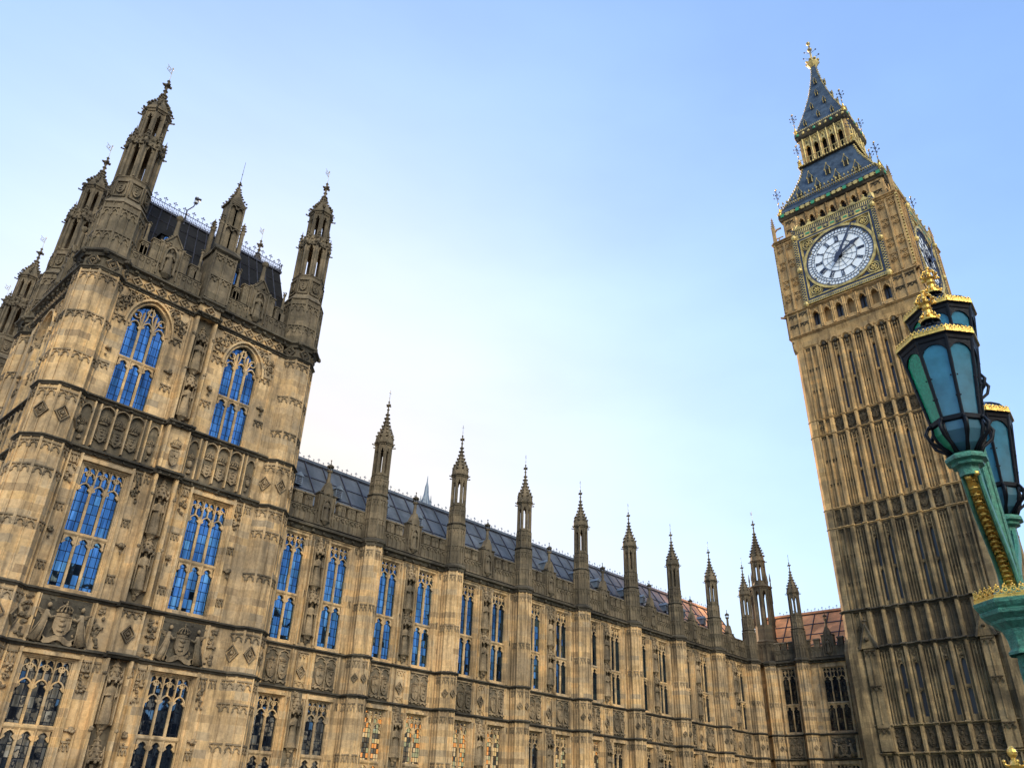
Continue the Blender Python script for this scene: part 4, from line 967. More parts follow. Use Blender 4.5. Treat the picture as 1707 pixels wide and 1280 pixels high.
for c in (-CX, CX):
    for mf, mg in ((w3, g3), (w2, g2), (w1, g1)): window_part(pav, mf, mg, Pp(XPC + c, YP))
    part('crown_panel', crown_panels(0).mesh('crown_panel', ['carved', 'wall', 'grey']) if c < 0 else bpy.data.meshes['crown_panel'], pav, Pp(XPC + c, YP))
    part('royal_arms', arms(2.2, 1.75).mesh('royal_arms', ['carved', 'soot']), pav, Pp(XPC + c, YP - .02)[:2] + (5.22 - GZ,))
part('frieze', frieze(4.5, n=15).mesh('frieze', ['carved', 'wall']), pav, Pp(XPC, YP))
me_pc = MB(); stringcourse(me_pc, -4.7, 4.7, 21.98, .4, .38, 0, .6, .14); me_pcm = me_pc.mesh('cornice', ['soot'])
part('cornice', me_pcm, pav, Pp(XPC, YP))
def mid_pier():
    mb = MB(); w = .56
    mb.box(-w, -w + .16, -.34, .02, 7.1, 21.3); mb.box(w - .16, w, -.34, .02, 7.1, 21.3); mb.box(-w, w, -.34, .02, 5.1, 7.0); mb.box(-w + .01, w - .01, -.3, .02, 13.1, 15.3); mb.box(-w, w, -.34, .02, GZ, -1.0)
    mb.box(-w, -w + .16, -.34, .02, -1, 5.0); mb.box(w - .16, w, -.34, .02, -1, 5.0)
    for s_ in (-1, 1):
        for z0, z1 in ((7.2, 12.85), (15.6, 21.2), (-1.5, 5.0), (13.2, 15.25), (5.2, 6.98)): 
            sh = MB(); shaft(sh, s_ * (w - .08), z0, z1, .12, .1, 0); mb.merge(sh, Matrix.Translation((0, -.34, 0)))
        for z in (9.6, 11.9, 18.3, 20.2, 2.4, 4.4): boss(mb, s_ * (w - .06), -.42, z, .13, 2, 4)
    for z0, z1 in ((10.3, 12.0), (7.9, 9.5), (18.5, 20.1), (16.0, 17.6), (2.7, 4.3), (-.4, 1.4)): niche(mb, 0, z0, z1, .6, .2, 2)
    for z, h in ((S4 - .02, .2), (S3, .2), (12.88, .3), (15.28, .28), (21.28, .22), (21.98, .4)):
        sc = MB(); stringcourse(sc, -w - .08, w + .08, z, h, .24, 1, .4 if z > 12 else 0, .1); mb.merge(sc, Matrix.Translation((0, -.36, 0)))
        for s_ in (-1, 1): mb.box(s_ * (w + .04) - .05, s_ * (w + .04) + .05, -.36, .0, z + .02, z + h * .8, 1)
    mb.box(-w + .16, w - .16, -.06, .01, 7.2, 12.9, 3); mb.box(-w + .16, w - .16, -.06, .01, 15.5, 21.3, 3); mb.box(-w + .16, w - .16, -.06, .01, -1, 5.0, 3)  # dark niche backs, their shade put into the colour
    lz = MB(); lozenge(lz, 0, 6.0, .34, .12, 2); shield(lz, 0, 13.4, .4, .7, .12, 2, 0); crown(lz, 0, 14.3, .7, .15, 2); quatre(lz, 0, 21.74, .24, .12, 2); headpanel(lz, -.45, .45, 6.92, .28, .07, 2, 3)
    mb.merge(lz, Matrix.Translation((0, -.34, 0))); mb.box(-w, w, -.34, .02, 21.3, 22.05)
    return mb
part('buttress', mid_pier().mesh('buttress', STM), pav, Pp(XPC + .02, YP), 0, "slim middle buttress with statues in niches")
for k, z in enumerate((10.3, 7.9, 18.5, 16.0, 2.7, -.4)): part('statue', me_st[k % 4], pav, Pp(XPC + .02, YP - .16)[:2] + (z - GZ,))

def pav_parapet(hb, gx, fins, zb=22.45, zt=24.2):
    mb = MB(); z1 = zb + .75
    mb.box(-hb, hb, -.1, .25, zb, z1)
    n = int(2 * hb / .3)
    for i in range(n): x = -hb + (i + .5) * 2 * hb / n; mb.box(x - .025, x + .025, -.15, -.1, zb, z1 - .1)
    for i in range(n // 2): x = -hb + (i + .5) * 4 * hb / n; headpanel(mb, x - .28, x + .28, z1 - .06, .26, .14, 0, 2)
    stringcourse(mb, -hb, hb, z1 - .04, .09, .16, 1)
    # stepped merlons either side of the gabled niche
    steps = [(.62, .95, 1.25), (1.1, 1.45, .85), (1.62, 2.0, .6)]
    for s_ in (-1, 1):
        for a, b, h in steps:
            if gx + s_ * a < -hb or gx + s_ * b > hb or gx + s_ * b < -hb: continue
            x0, x1 = sorted((gx + s_ * a, gx + s_ * b)); t = z1 + h
            mb.box(x0, x1, -.08, .22, z1, t - .08); mb.xprism([(-.15, t - .08), (-.15, t - .03), (.06, t + .08), (.28, t - .03), (.28, t - .08)], x0 - .04, x1 + .04, 0); headpanel(mb, x0 + .04, x1 - .04, t - .14, .2, .11, 0, 1)
            mb.box((x0 + x1) / 2 - .02, (x0 + x1) / 2 + .02, -.11, -.08, z1, t - .2)
    x = gx; g = .6
    mb.box(x - g, x + g, -.14, .26, zb, z1 + 1.25)
    mb.prism([(x - g * .7, z1 + 1.25), (x + g * .7, z1 + 1.25), (x + .1, z1 + 1.85), (x - .1, z1 + 1.85)], -.16, .24); mb.box(x - g - .05, x - g * .5, -.18, .26, z1 + 1.22, z1 + 1.32); mb.box(x + g * .5, x + g + .05, -.18, .26, z1 + 1.22, z1 + 1.32)
    mb.ribbon([(x - g * .75, z1 + 1.3), (x, z1 + 1.95), (x + g * .75, z1 + 1.3)], .08, -.24, .2, 0)
    for q in range(5):
        for s_ in (-1, 1): mb.blob(x + s_ * (g * .75 - .09 * q), -.1, z1 + 1.4 + .13 * q, .06, None, None, 0, .3)
    mb.ribbon(arch(x - .3, x + .3, z1 + .6, .5, 5), .09, -.28, -.12, 0)
    for s_ in (-1, 1): mb.box(x + s_ * .3 - .045, x + s_ * .3 + .045, -.28, -.12, zb + .3, z1 + .6, 0); mb.box(x + s_ * .5 - .03, x + s_ * .5 + .03, -.22, -.12, zb + .1, z1 + 1.2, 0)
    mb.merge(statue(1.35, 21, 0, False), Matrix.Translation((x, -.18, zb + .35))); mb.lathe(x, -.15, [(.1, zb + .02), (.26, zb + .22), (.26, zb + .34)], 8, 0)
    foliage(mb, x - .24, x + .24, z1 + 1.0, z1 + 1.5, .2, 0, 40, .07)
    mb.lathe(x, .04, [(.14, z1 + 1.75), (.11, z1 + 2.5), (.09, z1 + 2.9), (.17, z1 + 3.0), (.19, z1 + 3.15), (.12, z1 + 3.25), (.05, z1 + 3.3)], 8, 0)
    boss(mb, x, .04, z1 + 3.2, .13, 1, 5)
    for fx in fins:                              # slim finials on the merlons
        mb.lathe(fx, .04, [(.09, z1 + .6), (.1, z1 + 1.0), (.07, z1 + 1.1), (.055, z1 + 1.75), (.09, z1 + 1.82), (.09, z1 + 1.9), (.03, z1 + 1.95)], 6, 0)
        for k in range(4): mb.blob(fx + .08 * cos(k * pi / 2), .04 + .08 * sin(k * pi / 2), z1 + 2.0, .045, None, None, 0)
        mb.box(fx - .18, fx + .18, -.08, .2, z1, z1 + .62)
    return mb
for c, s_ in ((-CX, -1), (CX, 1)):
    part('parapet', pav_parapet(1.85, 0, (-1.3, 1.55) if s_ < 0 else (-1.3, 1.5)).mesh('parapet', ['grey', 'soot']), pav, Pp(XPC + c + .02 * s_, YP))

def mid_pinnacle():
    mb = MB()
    mb.box(-.62, .62, -.45, .8, 22.4, 25.15)
    for s_ in (-1, 0, 1): mb.box(s_ * .6 - .04, s_ * .6 + .04, -.51, -.44, 22.4, 25.1)
    p = MB(); 
    for z in (24.95, 23.7): headpanel(p, -.6, .6, z, .3, .07, 0, 4)
    mb.merge(p, Matrix.Translation((0, -.45, 0)))
    mb.xprism([(-.45, 25.1), (-.6, 25.2), (-.6, 25.28), (-.3, 25.7), (-.3, 25.1)], -.75, .75, 1); mb.box(-.72, .72, -.3, .9, 25.1, 25.3)
    a = .40
    mb.box(-a, a, -.22, .58, 25.2, 28.9)
    for s_ in (-1, 1):
        mb.box(s_ * a - .05, s_ * a + .05, -.34, -.24, 25.2, 28.8); mb.box(s_ * .0 - .03, .03, -.32, -.26, 25.3, 28.6)
        for yy in (-.28, .62): mb.lathe(s_ * .62, yy, [(.12, 25.2), (.12, 27.0), (.16, 27.05), (.1, 27.3), (.02, 27.9)], 4, 0); crockets(mb, s_ * .62, yy, [(.1, 27.2), (.03, 27.8)], 4, .06, 0, .18)
        for k in range(14): mb.blob(s_ * .66, .62, 25.5 + k * .14, .05, None, None, 0, .3)
    p = MB()
    for z in (28.75, 27.2): headpanel(p, -.4, .4, z, .3, .07, 0, 2)
    mb.merge(p, Matrix.Translation((0, -.28, 0)))
    mb.box(-.49, .49, -.31, .67, 28.85, 29.0)
    sp = MB(); prof = [(.56, 29.0), (.54, 29.25), (.32, 29.75), (.2, 30.2), (.1, 30.7), (.06, 31.0)]
    sp.lathe(0, 0, prof, 4, 0, pi / 4); 
    for k in range(4):
        t = pi / 4 + k * pi / 2
        for i, (r, z) in enumerate([(.66, 29.0), (.62, 29.3), (.5, 29.5), (.38, 29.75), (.3, 29.98), (.22, 30.2), (.16, 30.45), (.12, 30.7)]): sp.blob(r * cos(t), r * sin(t), z, .07, None, None, 0, .3, False)
        sp.prism([(-.4, 29.0), (.4, 29.0), (0, 29.6)], -.5, -.42, 0) if k == 0 else None
    finial(sp, 0, 0, 30.9, .7, 0); sp.tube((0, 0, 31.4), (0, 0, 32.2), .015, .01, 4, 1); sp.blob(0, 0, 32.15, .035, None, None, 1)
    mb.merge(sp, Matrix.Translation((0, .18, 0)))
    return mb
def remap2(mb, tab):
    def f(z):
        for (a, fa), (b, fb) in zip(tab[:-1], tab[1:]):
            if a <= z <= b: return fa + (fb - fa) * (z - a) / (b - a)
        return z
    mb.v = [(x, y, f(z)) for x, y, z in mb.v]; return mb
part('pinnacle', remap2(mid_pinnacle(), [(22.4, 22.4), (25.2, 25.35), (28.9, 28.85), (30.9, 30.3), (32.2, 31.35)]).mesh('pinnacle', ['grey', 'soot']), pav, Pp(XPC + .08, YP), 0, "square stone pinnacle between the two gables")

AT = 1.0
me_tb = buttress_mesh(AT, GZ, 21.4, (S4 - .02, S3, 12.88, 15.28, 21.28), (6.0, 14.1, 21.75), (21.1, 19.0, 17.0, 15.1, 12.75, 11.7, 9.6, 6.85, 4.85, 3.9, 2.3)).mesh('buttress', STM)
def turret_top():
    mb = MB(); a = AT
    mb.lathe(0, 0, [(a * OC, 21.4), (a * OC, 24.4)], 8, 0); octpanels(mb, 0, 0, a, 22.4, 24.4, (24.2, 23.2), 0)
    octring(mb, 0, 0, a, 21.98, .42, .28, 1)
    for k in range(8): boss(mb, 1.32 * cos(k * pi / 4 + pi / 8), 1.32 * sin(k * pi / 4 + pi / 8), 22.15, .17, 1, 5)
    lz = MB(); quatre(lz, 0, 21.72, .26, .12, 1)
    for Mx in facets(0, 0, a): mb.merge(lz, Mx)
    mb.lathe(0, 0, [(a * OC, 24.4), ((a + .08) * OC, 24.46), (.84 * OC, 24.95), (.84 * OC, 26.4)], 8, 0)
    fc = MB(); shield(fc, 0, 25.2, .34, .6, .08, 0, 1); fc.box(-.3, .3, -.09, .02, 26.0, 26.1); fc.box(-.3, -.25, -.07, .02, 25, 26.0); fc.box(.25, .3, -.07, .02, 25, 26); fc.box(-.3, .3, -.07, .02, 24.98, 25.08)
    for Mx in facets(0, 0, .84): mb.merge(fc, Mx)
    octring(mb, 0, 0, .82, 26.3, .14, .07, 0)
    openstage(mb, .74, 26.4, 29.0, .0, 0, .35, .40)
    for k in range(8):                            # ring of crocketed gablets and flying pinnacles
        t = k * pi / 4 + pi / 8; r = .86
        mb.lathe(r * cos(t), r * sin(t), [(.07, 26.5), (.07, 28.9), (.13, 29.0), (.08, 29.25), (.01, 29.95)], 6, 0); crockets(mb, r * cos(t), r * sin(t), [(.08, 29.15), (.02, 29.8)], 4, .055, 0, .2)
        for q in range(4): mb.blob((r - .06 * q) * cos(t), (r - .06 * q) * sin(t), 28.95 + .2 * q, .07, None, None, 0, .3, False)
    g = MB(); g.prism([(-.3, 28.8), (.3, 28.8), (0, 29.5)], -.1, .05, 0); boss(g, 0, -.12, 29.2, .12, 0, 4); boss(g, 0, -.1, 28.75, .1, 1, 3); foliage(g, -.28, .28, 28.85, 29.4, .16, 0, 30, .07)
    for Mx in facets(0, 0, .74): mb.merge(g, Mx)
    gargoyles(mb, .86, 28.75, .1, 1, 8)
    mb.lathe(0, 0, [(.66 * OC, 29.0), (.56 * OC, 29.6)], 8, 0)
    openstage(mb, .56, 29.5, 31.2, 0, 0, .3, .42)
    octring(mb, 0, 0, .54, 31.15, .26, .17, 0); gargoyles(mb, .68, 31.15, .1, 1, 8); gargoyles(mb, .62, 31.5, .08, 0, 8)
    dome_spire(mb, .62, 31.35, 33.1, .10, 0, .25, 1.25)
    return mb
def remap(mb, tab):
    def f(z):
        for (a, fa), (b, fb) in zip(tab[:-1], tab[1:]):
            if a <= z <= b: return fa + (fb - fa) * (z - a) / (b - a)
        return z if z < tab[0][0] else z + tab[-1][1] - tab[-1][0]
    mb.v = [(x, y, f(z)) for x, y, z in mb.v]; return mb
me_tt = remap(turret_top(), [(22.5, 22.5), (24.4, 25.2), (26.4, 27.0), (29.0, 29.5), (31.2, 31.9), (33.1, 33.9)]).mesh('turret', ['grey', 'soot']); me_wv = vane(1.15, .95).mesh('weather_vane', ['vane'])
for (tx, ty) in ((8.85, 35.1), (19.4, 35.1), (9.17, 43.6), (19.8, 43.4)):
    part('buttress', me_tb, pav, Pp(tx, ty)); t_ = part('turret', me_tt, pav, Pp(tx, ty)); part('weather_vane', me_wv, t_, (0, 0, 34.55), .5)

# river side of the pavilion, side walls and roof
def side_wall(hb):
    return pav_wall(hb, (0,))
msw = side_wall(2.75).mesh('wall', STM); me_pp1 = pav_parapet(2.7, 0, (-1.3, 1.3)).mesh('parapet', ['grey', 'soot'])
me_pc2 = MB(); stringcourse(me_pc2, -2.8, 2.8, 21.98, .4, .38, 0, .6, .14); me_pc2m = me_pc2.mesh('cornice', ['soot'])
me_crp = bpy.data.meshes['crown_panel']; me_ra = bpy.data.meshes['royal_arms']; me_fr2 = frieze(2.75, n=9).mesh('frieze', ['carved', 'wall'])
def side(parent, PF, x, y):
    part('wall', msw, parent, PF(x, y), RZ); part('parapet', me_pp1, parent, PF(x, y), RZ); part('cornice', me_pc2m, parent, PF(x, y), RZ); part('frieze', me_fr2, parent, PF(x, y), RZ)
    for mf, mg in ((w3, g3), (w2, g2), (w1, g1)): window_part(parent, mf, mg, PF(x, y), RZ)
    part('crown_panel', me_crp, parent, PF(x, y), RZ)
side(pav, Pp, 8.35, 39.3)
def _rest():
    mb = MB(); mb.box(10.0, 18.6, 42.9, 43.2, GZ, 22.4); mb.box(19.55, 19.75, 35.5, 42.4, GZ, 22.3); 
    for z, h in ((12.88, .3), (15.28, .28), (21.28, .22), (21.98, .4)): mb.box(19.75, 19.97, 35.9, 41.5, z, z + h, 0)
    mb.box(19.5, 19.78, 35.5, 42.4, 22.4, 23.2); 
    for k in range(6): mb.box(19.5, 19.76, 36.2 + k * 1.0, 36.8 + k * 1.0, 23.2, 24.0)
    return mb
part('rear_wall', _rest().mesh('rear_wall', ['grey']), pav, Pp(0, 0))
def pav_roof():
    mb = MB(); a = [(9.2, 35.4), (19.2, 35.4), (19.2, 42.6), (9.2, 42.6)]; b = [(10.0, 37.0), (18.45, 37.0), (18.45, 41.2), (10.0, 41.2)]; z0, z1 = 22.3, 28.15
    vs = [(x, y, z0) for x, y in a] + [(x, y, z1) for x, y in b]
    mb.add(vs, [(0, 1, 5, 4), (1, 2, 6, 5), (2, 3, 7, 6), (3, 0, 4, 7), (4, 5, 6, 7)])
    def pt(t, s, h=0.02): 
        x0_, x1_ = 9.2 + .8 * t, 19.2 - .75 * t; return (x0_ + (x1_ - x0_) * s, 35.4 + 1.6 * t - h, z0 + (z1 - z0) * t + h * .3)
    for i in range(1, 16):
        s = i / 16; mb.add([pt(0, s - .004), pt(0, s, .07), pt(0, s + .004), pt(1, s - .004), pt(1, s, .07), pt(1, s + .004)], [(0, 1, 4, 3), (1, 2, 5, 4)], 1)
    for k in range(1, 5):
        t = k / 5 + .05; mb.add([pt(t, 0), pt(t + .006, 0, .06), pt(t + .012, 0), pt(t, 1), pt(t + .006, 1, .06), pt(t + .012, 1)], [(0, 3, 4, 1), (1, 4, 5, 2)], 1)
    mb.box(9.9, 18.55, 36.92, 37.05, z1 - .02, z1 + .1, 1); mb.box(18.42, 18.56, 37.05, 41.2, z1 - .02, z1 + .1, 1)
    return mb
part('roof', pav_roof().mesh('roof', ['slate', 'iron']), pav, Pp(0, 0))
part('roof_cresting', cresting(10.0, 18.5, 37.0, 28.2, .82, .27, True).mesh('roof_cresting', ['iron']), pav, Pp(0, 0))
part('roof_cresting', cresting(-2.1, 2.1, 0, 28.2, .82, .27, True).mesh('roof_cresting', ['iron']), pav, Pp(18.48, 39.1), RZ)
part('roof_cresting', cresting(10.0, 18.5, 41.2, 28.2, .82, .27, True).mesh('roof_cresting', ['iron']), pav, Pp(0, 0))
def dormer():
    mb = MB(); mb.box(-.3, .3, -.3, .5, 0, .9, 0); mb.prism([(-.4, .9), (.4, .9), (0, 1.5)], -.38, .6, 0); mb.prism([(-.16, .1), (.16, .1), (.16, .75), (0, 1.0), (-.16, .75)], -.33, -.29, 1); return mb
me_dm = dormer().mesh('dormer', ['slate', 'glass'])
for x in (11.35, 15.2): part('dormer', me_dm, pav, Pp(x, 36.05)[:2] + (24.9 - GZ,))

# second river pavilion and the low river front between them
riv = thing('river_pavilion', (13.5, 59.5, GZ), "second gothic pavilion with turrets half hidden behind the corner pavilion, at the left edge", "palace building")
def Pr(x, y): return (x - riv.location.x, y - riv.location.y, -GZ)
for (tx, ty) in ((9.94, 56.5), (10.4, 65.2)):
    part('buttress', me_tb, riv, Pr(tx, ty)); t_ = part('turret', me_tt, riv, Pr(tx, ty)); part('weather_vane', me_wv, t_, (0, 0, 34.55), .5)
side(riv, Pr, 9.5, 60.8)
def _rr():
    mb = MB(); mb.box(9.9, 19, 54.4, 54.8, GZ, 22.4); mb.box(9.8, 10.2, 55, 63, GZ, 22.4)
    mb.box(9.9, 10.3, 43.4, 54.0, GZ, 13.4); mb.box(9.8, 10.2, 43.4, 54.0, 13.4, 14.2)
    for z, h in ((12.88, .3), (21.28, .22), (21.98, .4)): mb.box(9.7, 10.0, 43.4, 54.0, min(z, 12.9), min(z, 12.9) + h, 0)
    mb.add([(10.8, 56, 22), (18, 56, 22), (18, 62, 22), (10.8, 62, 22), (11.8, 57.5, 27.5), (17, 57.5, 27.5), (17, 60.5, 27.5), (11.8, 60.5, 27.5)], [(0, 1, 5, 4), (1, 2, 6, 5), (2, 3, 7, 6), (3, 0, 4, 7), (4, 5, 6, 7)], 1)
    return mb
part('wall', _rr().mesh('wall', ['grey', 'slate']), riv, Pr(0, 0))

# ================================================================== clock tower
tow = thing('clock_tower', (77.75, 20.1, GZ), "tall gothic clock tower with white dials, gilded belfry and blue iron spire", "clock tower", None, (-0.0107, 0, 0))
TZ = (0, 0, -GZ)
HW = 6.15; PS = 1.16; FH = 4.06
TS = ['tower', 'soot', 'towersoot', 'slit', 'towerlow']
def toff(mb, y): 
    o = MB(); o.merge(mb, Matrix.Translation((0, y, 0))); return o
def tower_face():
    mb = MB()
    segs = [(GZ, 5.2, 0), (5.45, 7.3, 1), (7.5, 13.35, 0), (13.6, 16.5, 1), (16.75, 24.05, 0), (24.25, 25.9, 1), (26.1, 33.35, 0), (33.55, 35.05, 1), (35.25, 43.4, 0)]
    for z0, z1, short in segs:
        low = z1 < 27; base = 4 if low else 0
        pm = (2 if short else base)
        for k in range(-3, 4):
            c = k * PS; a, b = c - PS / 2 + .16, c + PS / 2 - .16
            slit = (not short) and abs(k) in (1, 2) and z0 > 0
            if slit:
                sw = .15 if z1 > 20 else .2
                mb.box(a, c - sw, -.02, .3, z0, z1, pm); mb.box(c + sw, b, -.02, .3, z0, z1, pm)
                for dx in (-sw - .05, sw + .05): mb.box(c + dx - .035, c + dx + .035, -.14, -.02, z0, z1 - .3, base)
                top = z1 - 1.25 if z1 < 40 else z1 - 1.6
                mb.box(c - sw, c + sw, -.02, .3, top, z1, pm); mb.box(c - sw, c + sw, -.02, .3, z0, z0 + .45, pm)
                mb.quad((c - sw, .22, z0), (c + sw, .22, z0), (c + sw, .22, z1), (c - sw, .22, z1), 3)
                mb.ribbon(arch(c - sw, c + sw, top - .3, .28, 4), .06, -.06, .1, pm)
                zm = z0 + (top - z0) * .55; mb.box(c - sw, c + sw, .0, .25, zm - .08, zm + .08, base); headpanel(mb, c - sw, c + sw, zm - .1, .22, .04, base, 1)
            else:
                mb.box(a, b, -.0, .3, z0, z1, pm)
                if not short:
                    for dx in (-.25, 0, .25): mb.box(c + dx - .035, c + dx + .035, -.16, .0, z0, z1 - .3, base)
                    for q in (.33, .66):
                        zq = z0 + (z1 - z0) * q; quatre(mb, c, zq, .17, .1, 2)
            # cusped and carved head at the top of each panel
            if not short:
                headpanel(mb, a, b, z1 - .05, .35, .1, 2, 2); headpanel(mb, a, b, z1 - .5, .3, .08, 2, 2); boss(mb, c, -.08, z1 - 1.05, .14, 2, 5)
            else:
                h = z1 - z0; headpanel(mb, a, b, z1 - .05, .4, .1, pm, 2)
                if h < 2.2: foliage(mb, a + .05, b - .05, z0 + .2, z1 - .5, .1, pm, 14, .12); shield(mb, c, z0 + .35, .42, .6, .1, pm, 1)
                else: mb.box(c - .03, c + .03, -.08, .0, z0, z1 - .4, pm)
        for k in range(-4, 4):                    # main ribs
            x = (k + .5) * PS; mb.vprism([(x - .19, .05), (x - .17, -.14), (x - .08, -.31), (x + .08, -.31), (x + .17, -.14), (x + .19, .05)], z0, z1, base)
        # corner pier faces
        for s_ in (-1, 1):
            x0, x1 = sorted((s_ * FH, s_ * HW)); xc = (x0 + x1) / 2
            mb.box(x0, x1 if s_ < 0 else x1, -.12, .4, z0, z1, base)
            for dx in (-.92, -.35, .30, .92): mb.box(xc + dx - .06, xc + dx + .06, -.32, -.1, z0, z1, base)
            for dx in (-.63, -.02, .61): mb.box(xc + dx - .03, xc + dx + .03, -.2, -.1, z0, z1 - .4, base)
            pp = MB()
            zt = z1 - .06
            while zt > z0 + .8:
                for a, b in ((-.86, -.41), (-.29, .24), (.36, .86)): headpanel(pp, xc + a, xc + b, zt, .3, .07, 2, 1 if b - a < .5 else 2)
                zt -= 2.45
            if short: lozenge(pp, xc, (z0 + z1) / 2, .3, .1, 2)
            mb.merge(pp, Matrix.Translation((0, -.12, 0)))
    # undulating string courses: they break forward round every rib
    for z, h, p, m_ in ((5.2, .25, .22, 4), (7.28, .22, .22, 4), (13.33, .3, .32, 1), (16.48, .3, .32, 1), (24.03, .22, .16, 0), (25.88, .22, .16, 0), (33.33, .22, .16, 0), (35.03, .22, .16, 0)):
        stringcourse(mb, -HW - .2, HW + .2, z, h, p, m_)
        for k in range(-4, 4):
            x = (k + .5) * PS; sc = MB(); stringcourse(sc, x - .22, x + .22, z, h, p, m_); mb.merge(sc, Matrix.Translation((0, -.2, .004)))
        for s_ in (-1, 1):
            x = s_ * (FH + HW) / 2; sc = MB(); stringcourse(sc, x - 1.1, x + 1.1, z, h, p, m_); mb.merge(sc, Matrix.Translation((0, -.2, .006)))
    # gablets on the corner piers over the base string
    for s_ in (-1, 1):
        x = s_ * (FH + .45); mb.prism([(x - .62, 13.4), (x + .62, 13.4), (x, 15.3)], -.62, -.1, 4); mb.ribbon([(x - .7, 13.35), (x, 15.4), (x + .7, 13.35)], .16, -.72, -.2, 1)
        mb.box(x - .5, x + .5, -.5, -.1, 5.5, 13.4, 4); mb.box(x - .04, x + .04, -.56, -.5, 7.5, 13.3, 4)
        h = MB(); headpanel(h, x - .45, x + .45, 13.2, .4, .08, 2, 2); headpanel(h, x - .45, x + .45, 10.4, .4, .08, 2, 2); headpanel(h, x - .45, x + .45, 7.2, .4, .08, 2, 2); boss(h, x, -.1, 14.1, .25, 2, 5); mb.merge(h, Matrix.Translation((0, -.55, 0)))
        finial(mb, x, -.5, 15.3, .9, 1)
    return toff(mb, -HW)
me_tf = tower_face().mesh('shaft_face', TS)
def tcore():
    mb = MB(); mb.box(-HW + .4, HW - .4, -HW + .4, HW - .4, GZ, 58, 0); mb.box(-5.3, 5.3, -5.3, 5.3, 58, 61, 1)
    for sx in (-1, 1):
        for sy in (-1, 1):
            x, y = sx * (HW - .25), sy * (HW - .25)
            mb.lathe(x, y, [(.62, GZ), (.62, 26)], 8, 2); mb.lathe(x, y, [(.62, 26), (.62, 44)], 8, 0)
            mb.lathe(x, y, [(.95, GZ), (.95, 13.4), (.6, 15.0)], 8, 2)
    return mb
part('shaft_core', tcore().mesh('shaft_core', ['tower', 'darkvoid', 'towerlow']), tow, TZ)

GS = ['tower', 'goldleaf', 'dialiron', 'enamelg', 'soot', 'darkvoid', 'slit', 'blue_tile']
HC = 6.6
def gallery_face():
    """corbelled gallery of little arched windows below the dial"""
    mb = MB(); y = -HC
    mb.xprism([(-HW, 43.2), (-HW - .25, 43.6), (-HC + .1, 44.3), (-HC, 44.9), (-HW + .2, 44.9)], -HC, HC, 0)
    f = MB()
    for k in range(-3, 4):
        c = k * PS; f.ribbon(arch(c - .42, c + .42, 43.25, .5, 5), .12, -.15, .25, 0); f.blob(c, .05, 43.3, .24, .2, .3, 4, .3); f.blob(c, .02, 42.8, .12, .1, .2, 4, .3)
        for z in (42.3, 41.7): f.blob(c, .3, z, .1, .1, .16, 0, .3)
    for k in range(26): f.blob(-HC + .3 + k * .52, -.02, 44.35, .13, .1, .1, 4, .3)
    mb.merge(f, Matrix.Translation((0, -HW - .2, 0)))
    g = MB()
    stringcourse(g, -HC - .05, HC + .05, 44.8, .25, .2, 0); stringcourse(g, -HC - .15, HC + .15, 47.7, .28, .3, 0)
    for k in range(-3, 4):
        c = k * 1.2; wv = .34
        g.box(c - .6, c - wv, -.02, .5, 45.05, 47.75, 0); g.box(c + wv, c + .6, -.02, .5, 45.05, 47.75, 0)
        g.box(c - wv, c + wv, -.02, .5, 45.05, 45.5, 0); spandrels(g, c - wv, c + wv, 46.7, .45, 47.75, -.02, .45, 0, 4)
        g.quad((c - wv, .4, 45.4), (c + wv, .4, 45.4), (c + wv, .4, 47.3), (c - wv, .4, 47.3), 6 if k % 2 else 0)
        if k % 2: g.box(c - .03, c + .03, .2, .4, 45.4, 47.2, 5)
        g.ribbon(arch(c - wv - .05, c + wv + .05, 46.65, .6, 5), .1, -.16, .0, 0); g.blob(c, -.12, 47.35, .12, None, None, 0, .3)
        for s_ in (-1, 1): g.lathe(c + s_ * .52, -.1, [(.12, 45.1), (.07, 45.25), (.07, 46.5), (.13, 46.7), (.09, 46.9), (.13, 47.6)], 6, 0)
    for s_ in (-1, 1):
        x0, x1 = sorted((s_ * 4.2, s_ * HC)); xc = (x0 + x1) / 2
        g.box(x0, x1, -.1, .4, 44.9, 48.3, 0)
        for dx in (-1.1, 0, 1.1): g.box(xc + dx - .07, xc + dx + .07, -.2, -.1, 44.9, 47.8, 0)
        h = MB(); 
        for z in (47.5, 46.3): headpanel(h, xc - 1.0, xc - .1, z, .34, .08, 4, 2); headpanel(h, xc + .1, xc + 1.0, z, .34, .08, 4, 2)
        g.merge(h, Matrix.Translation((0, -.1, 0)))
        mb.tube((s_ * HC, y, 47.6), (s_ * (HC + .5), y - .5, 47.6), .14, .1, 6, 0)
    mb.merge(g, Matrix.Translation((0, y, 0)))
    return mb
me_gal = gallery_face().mesh('gallery', GS)
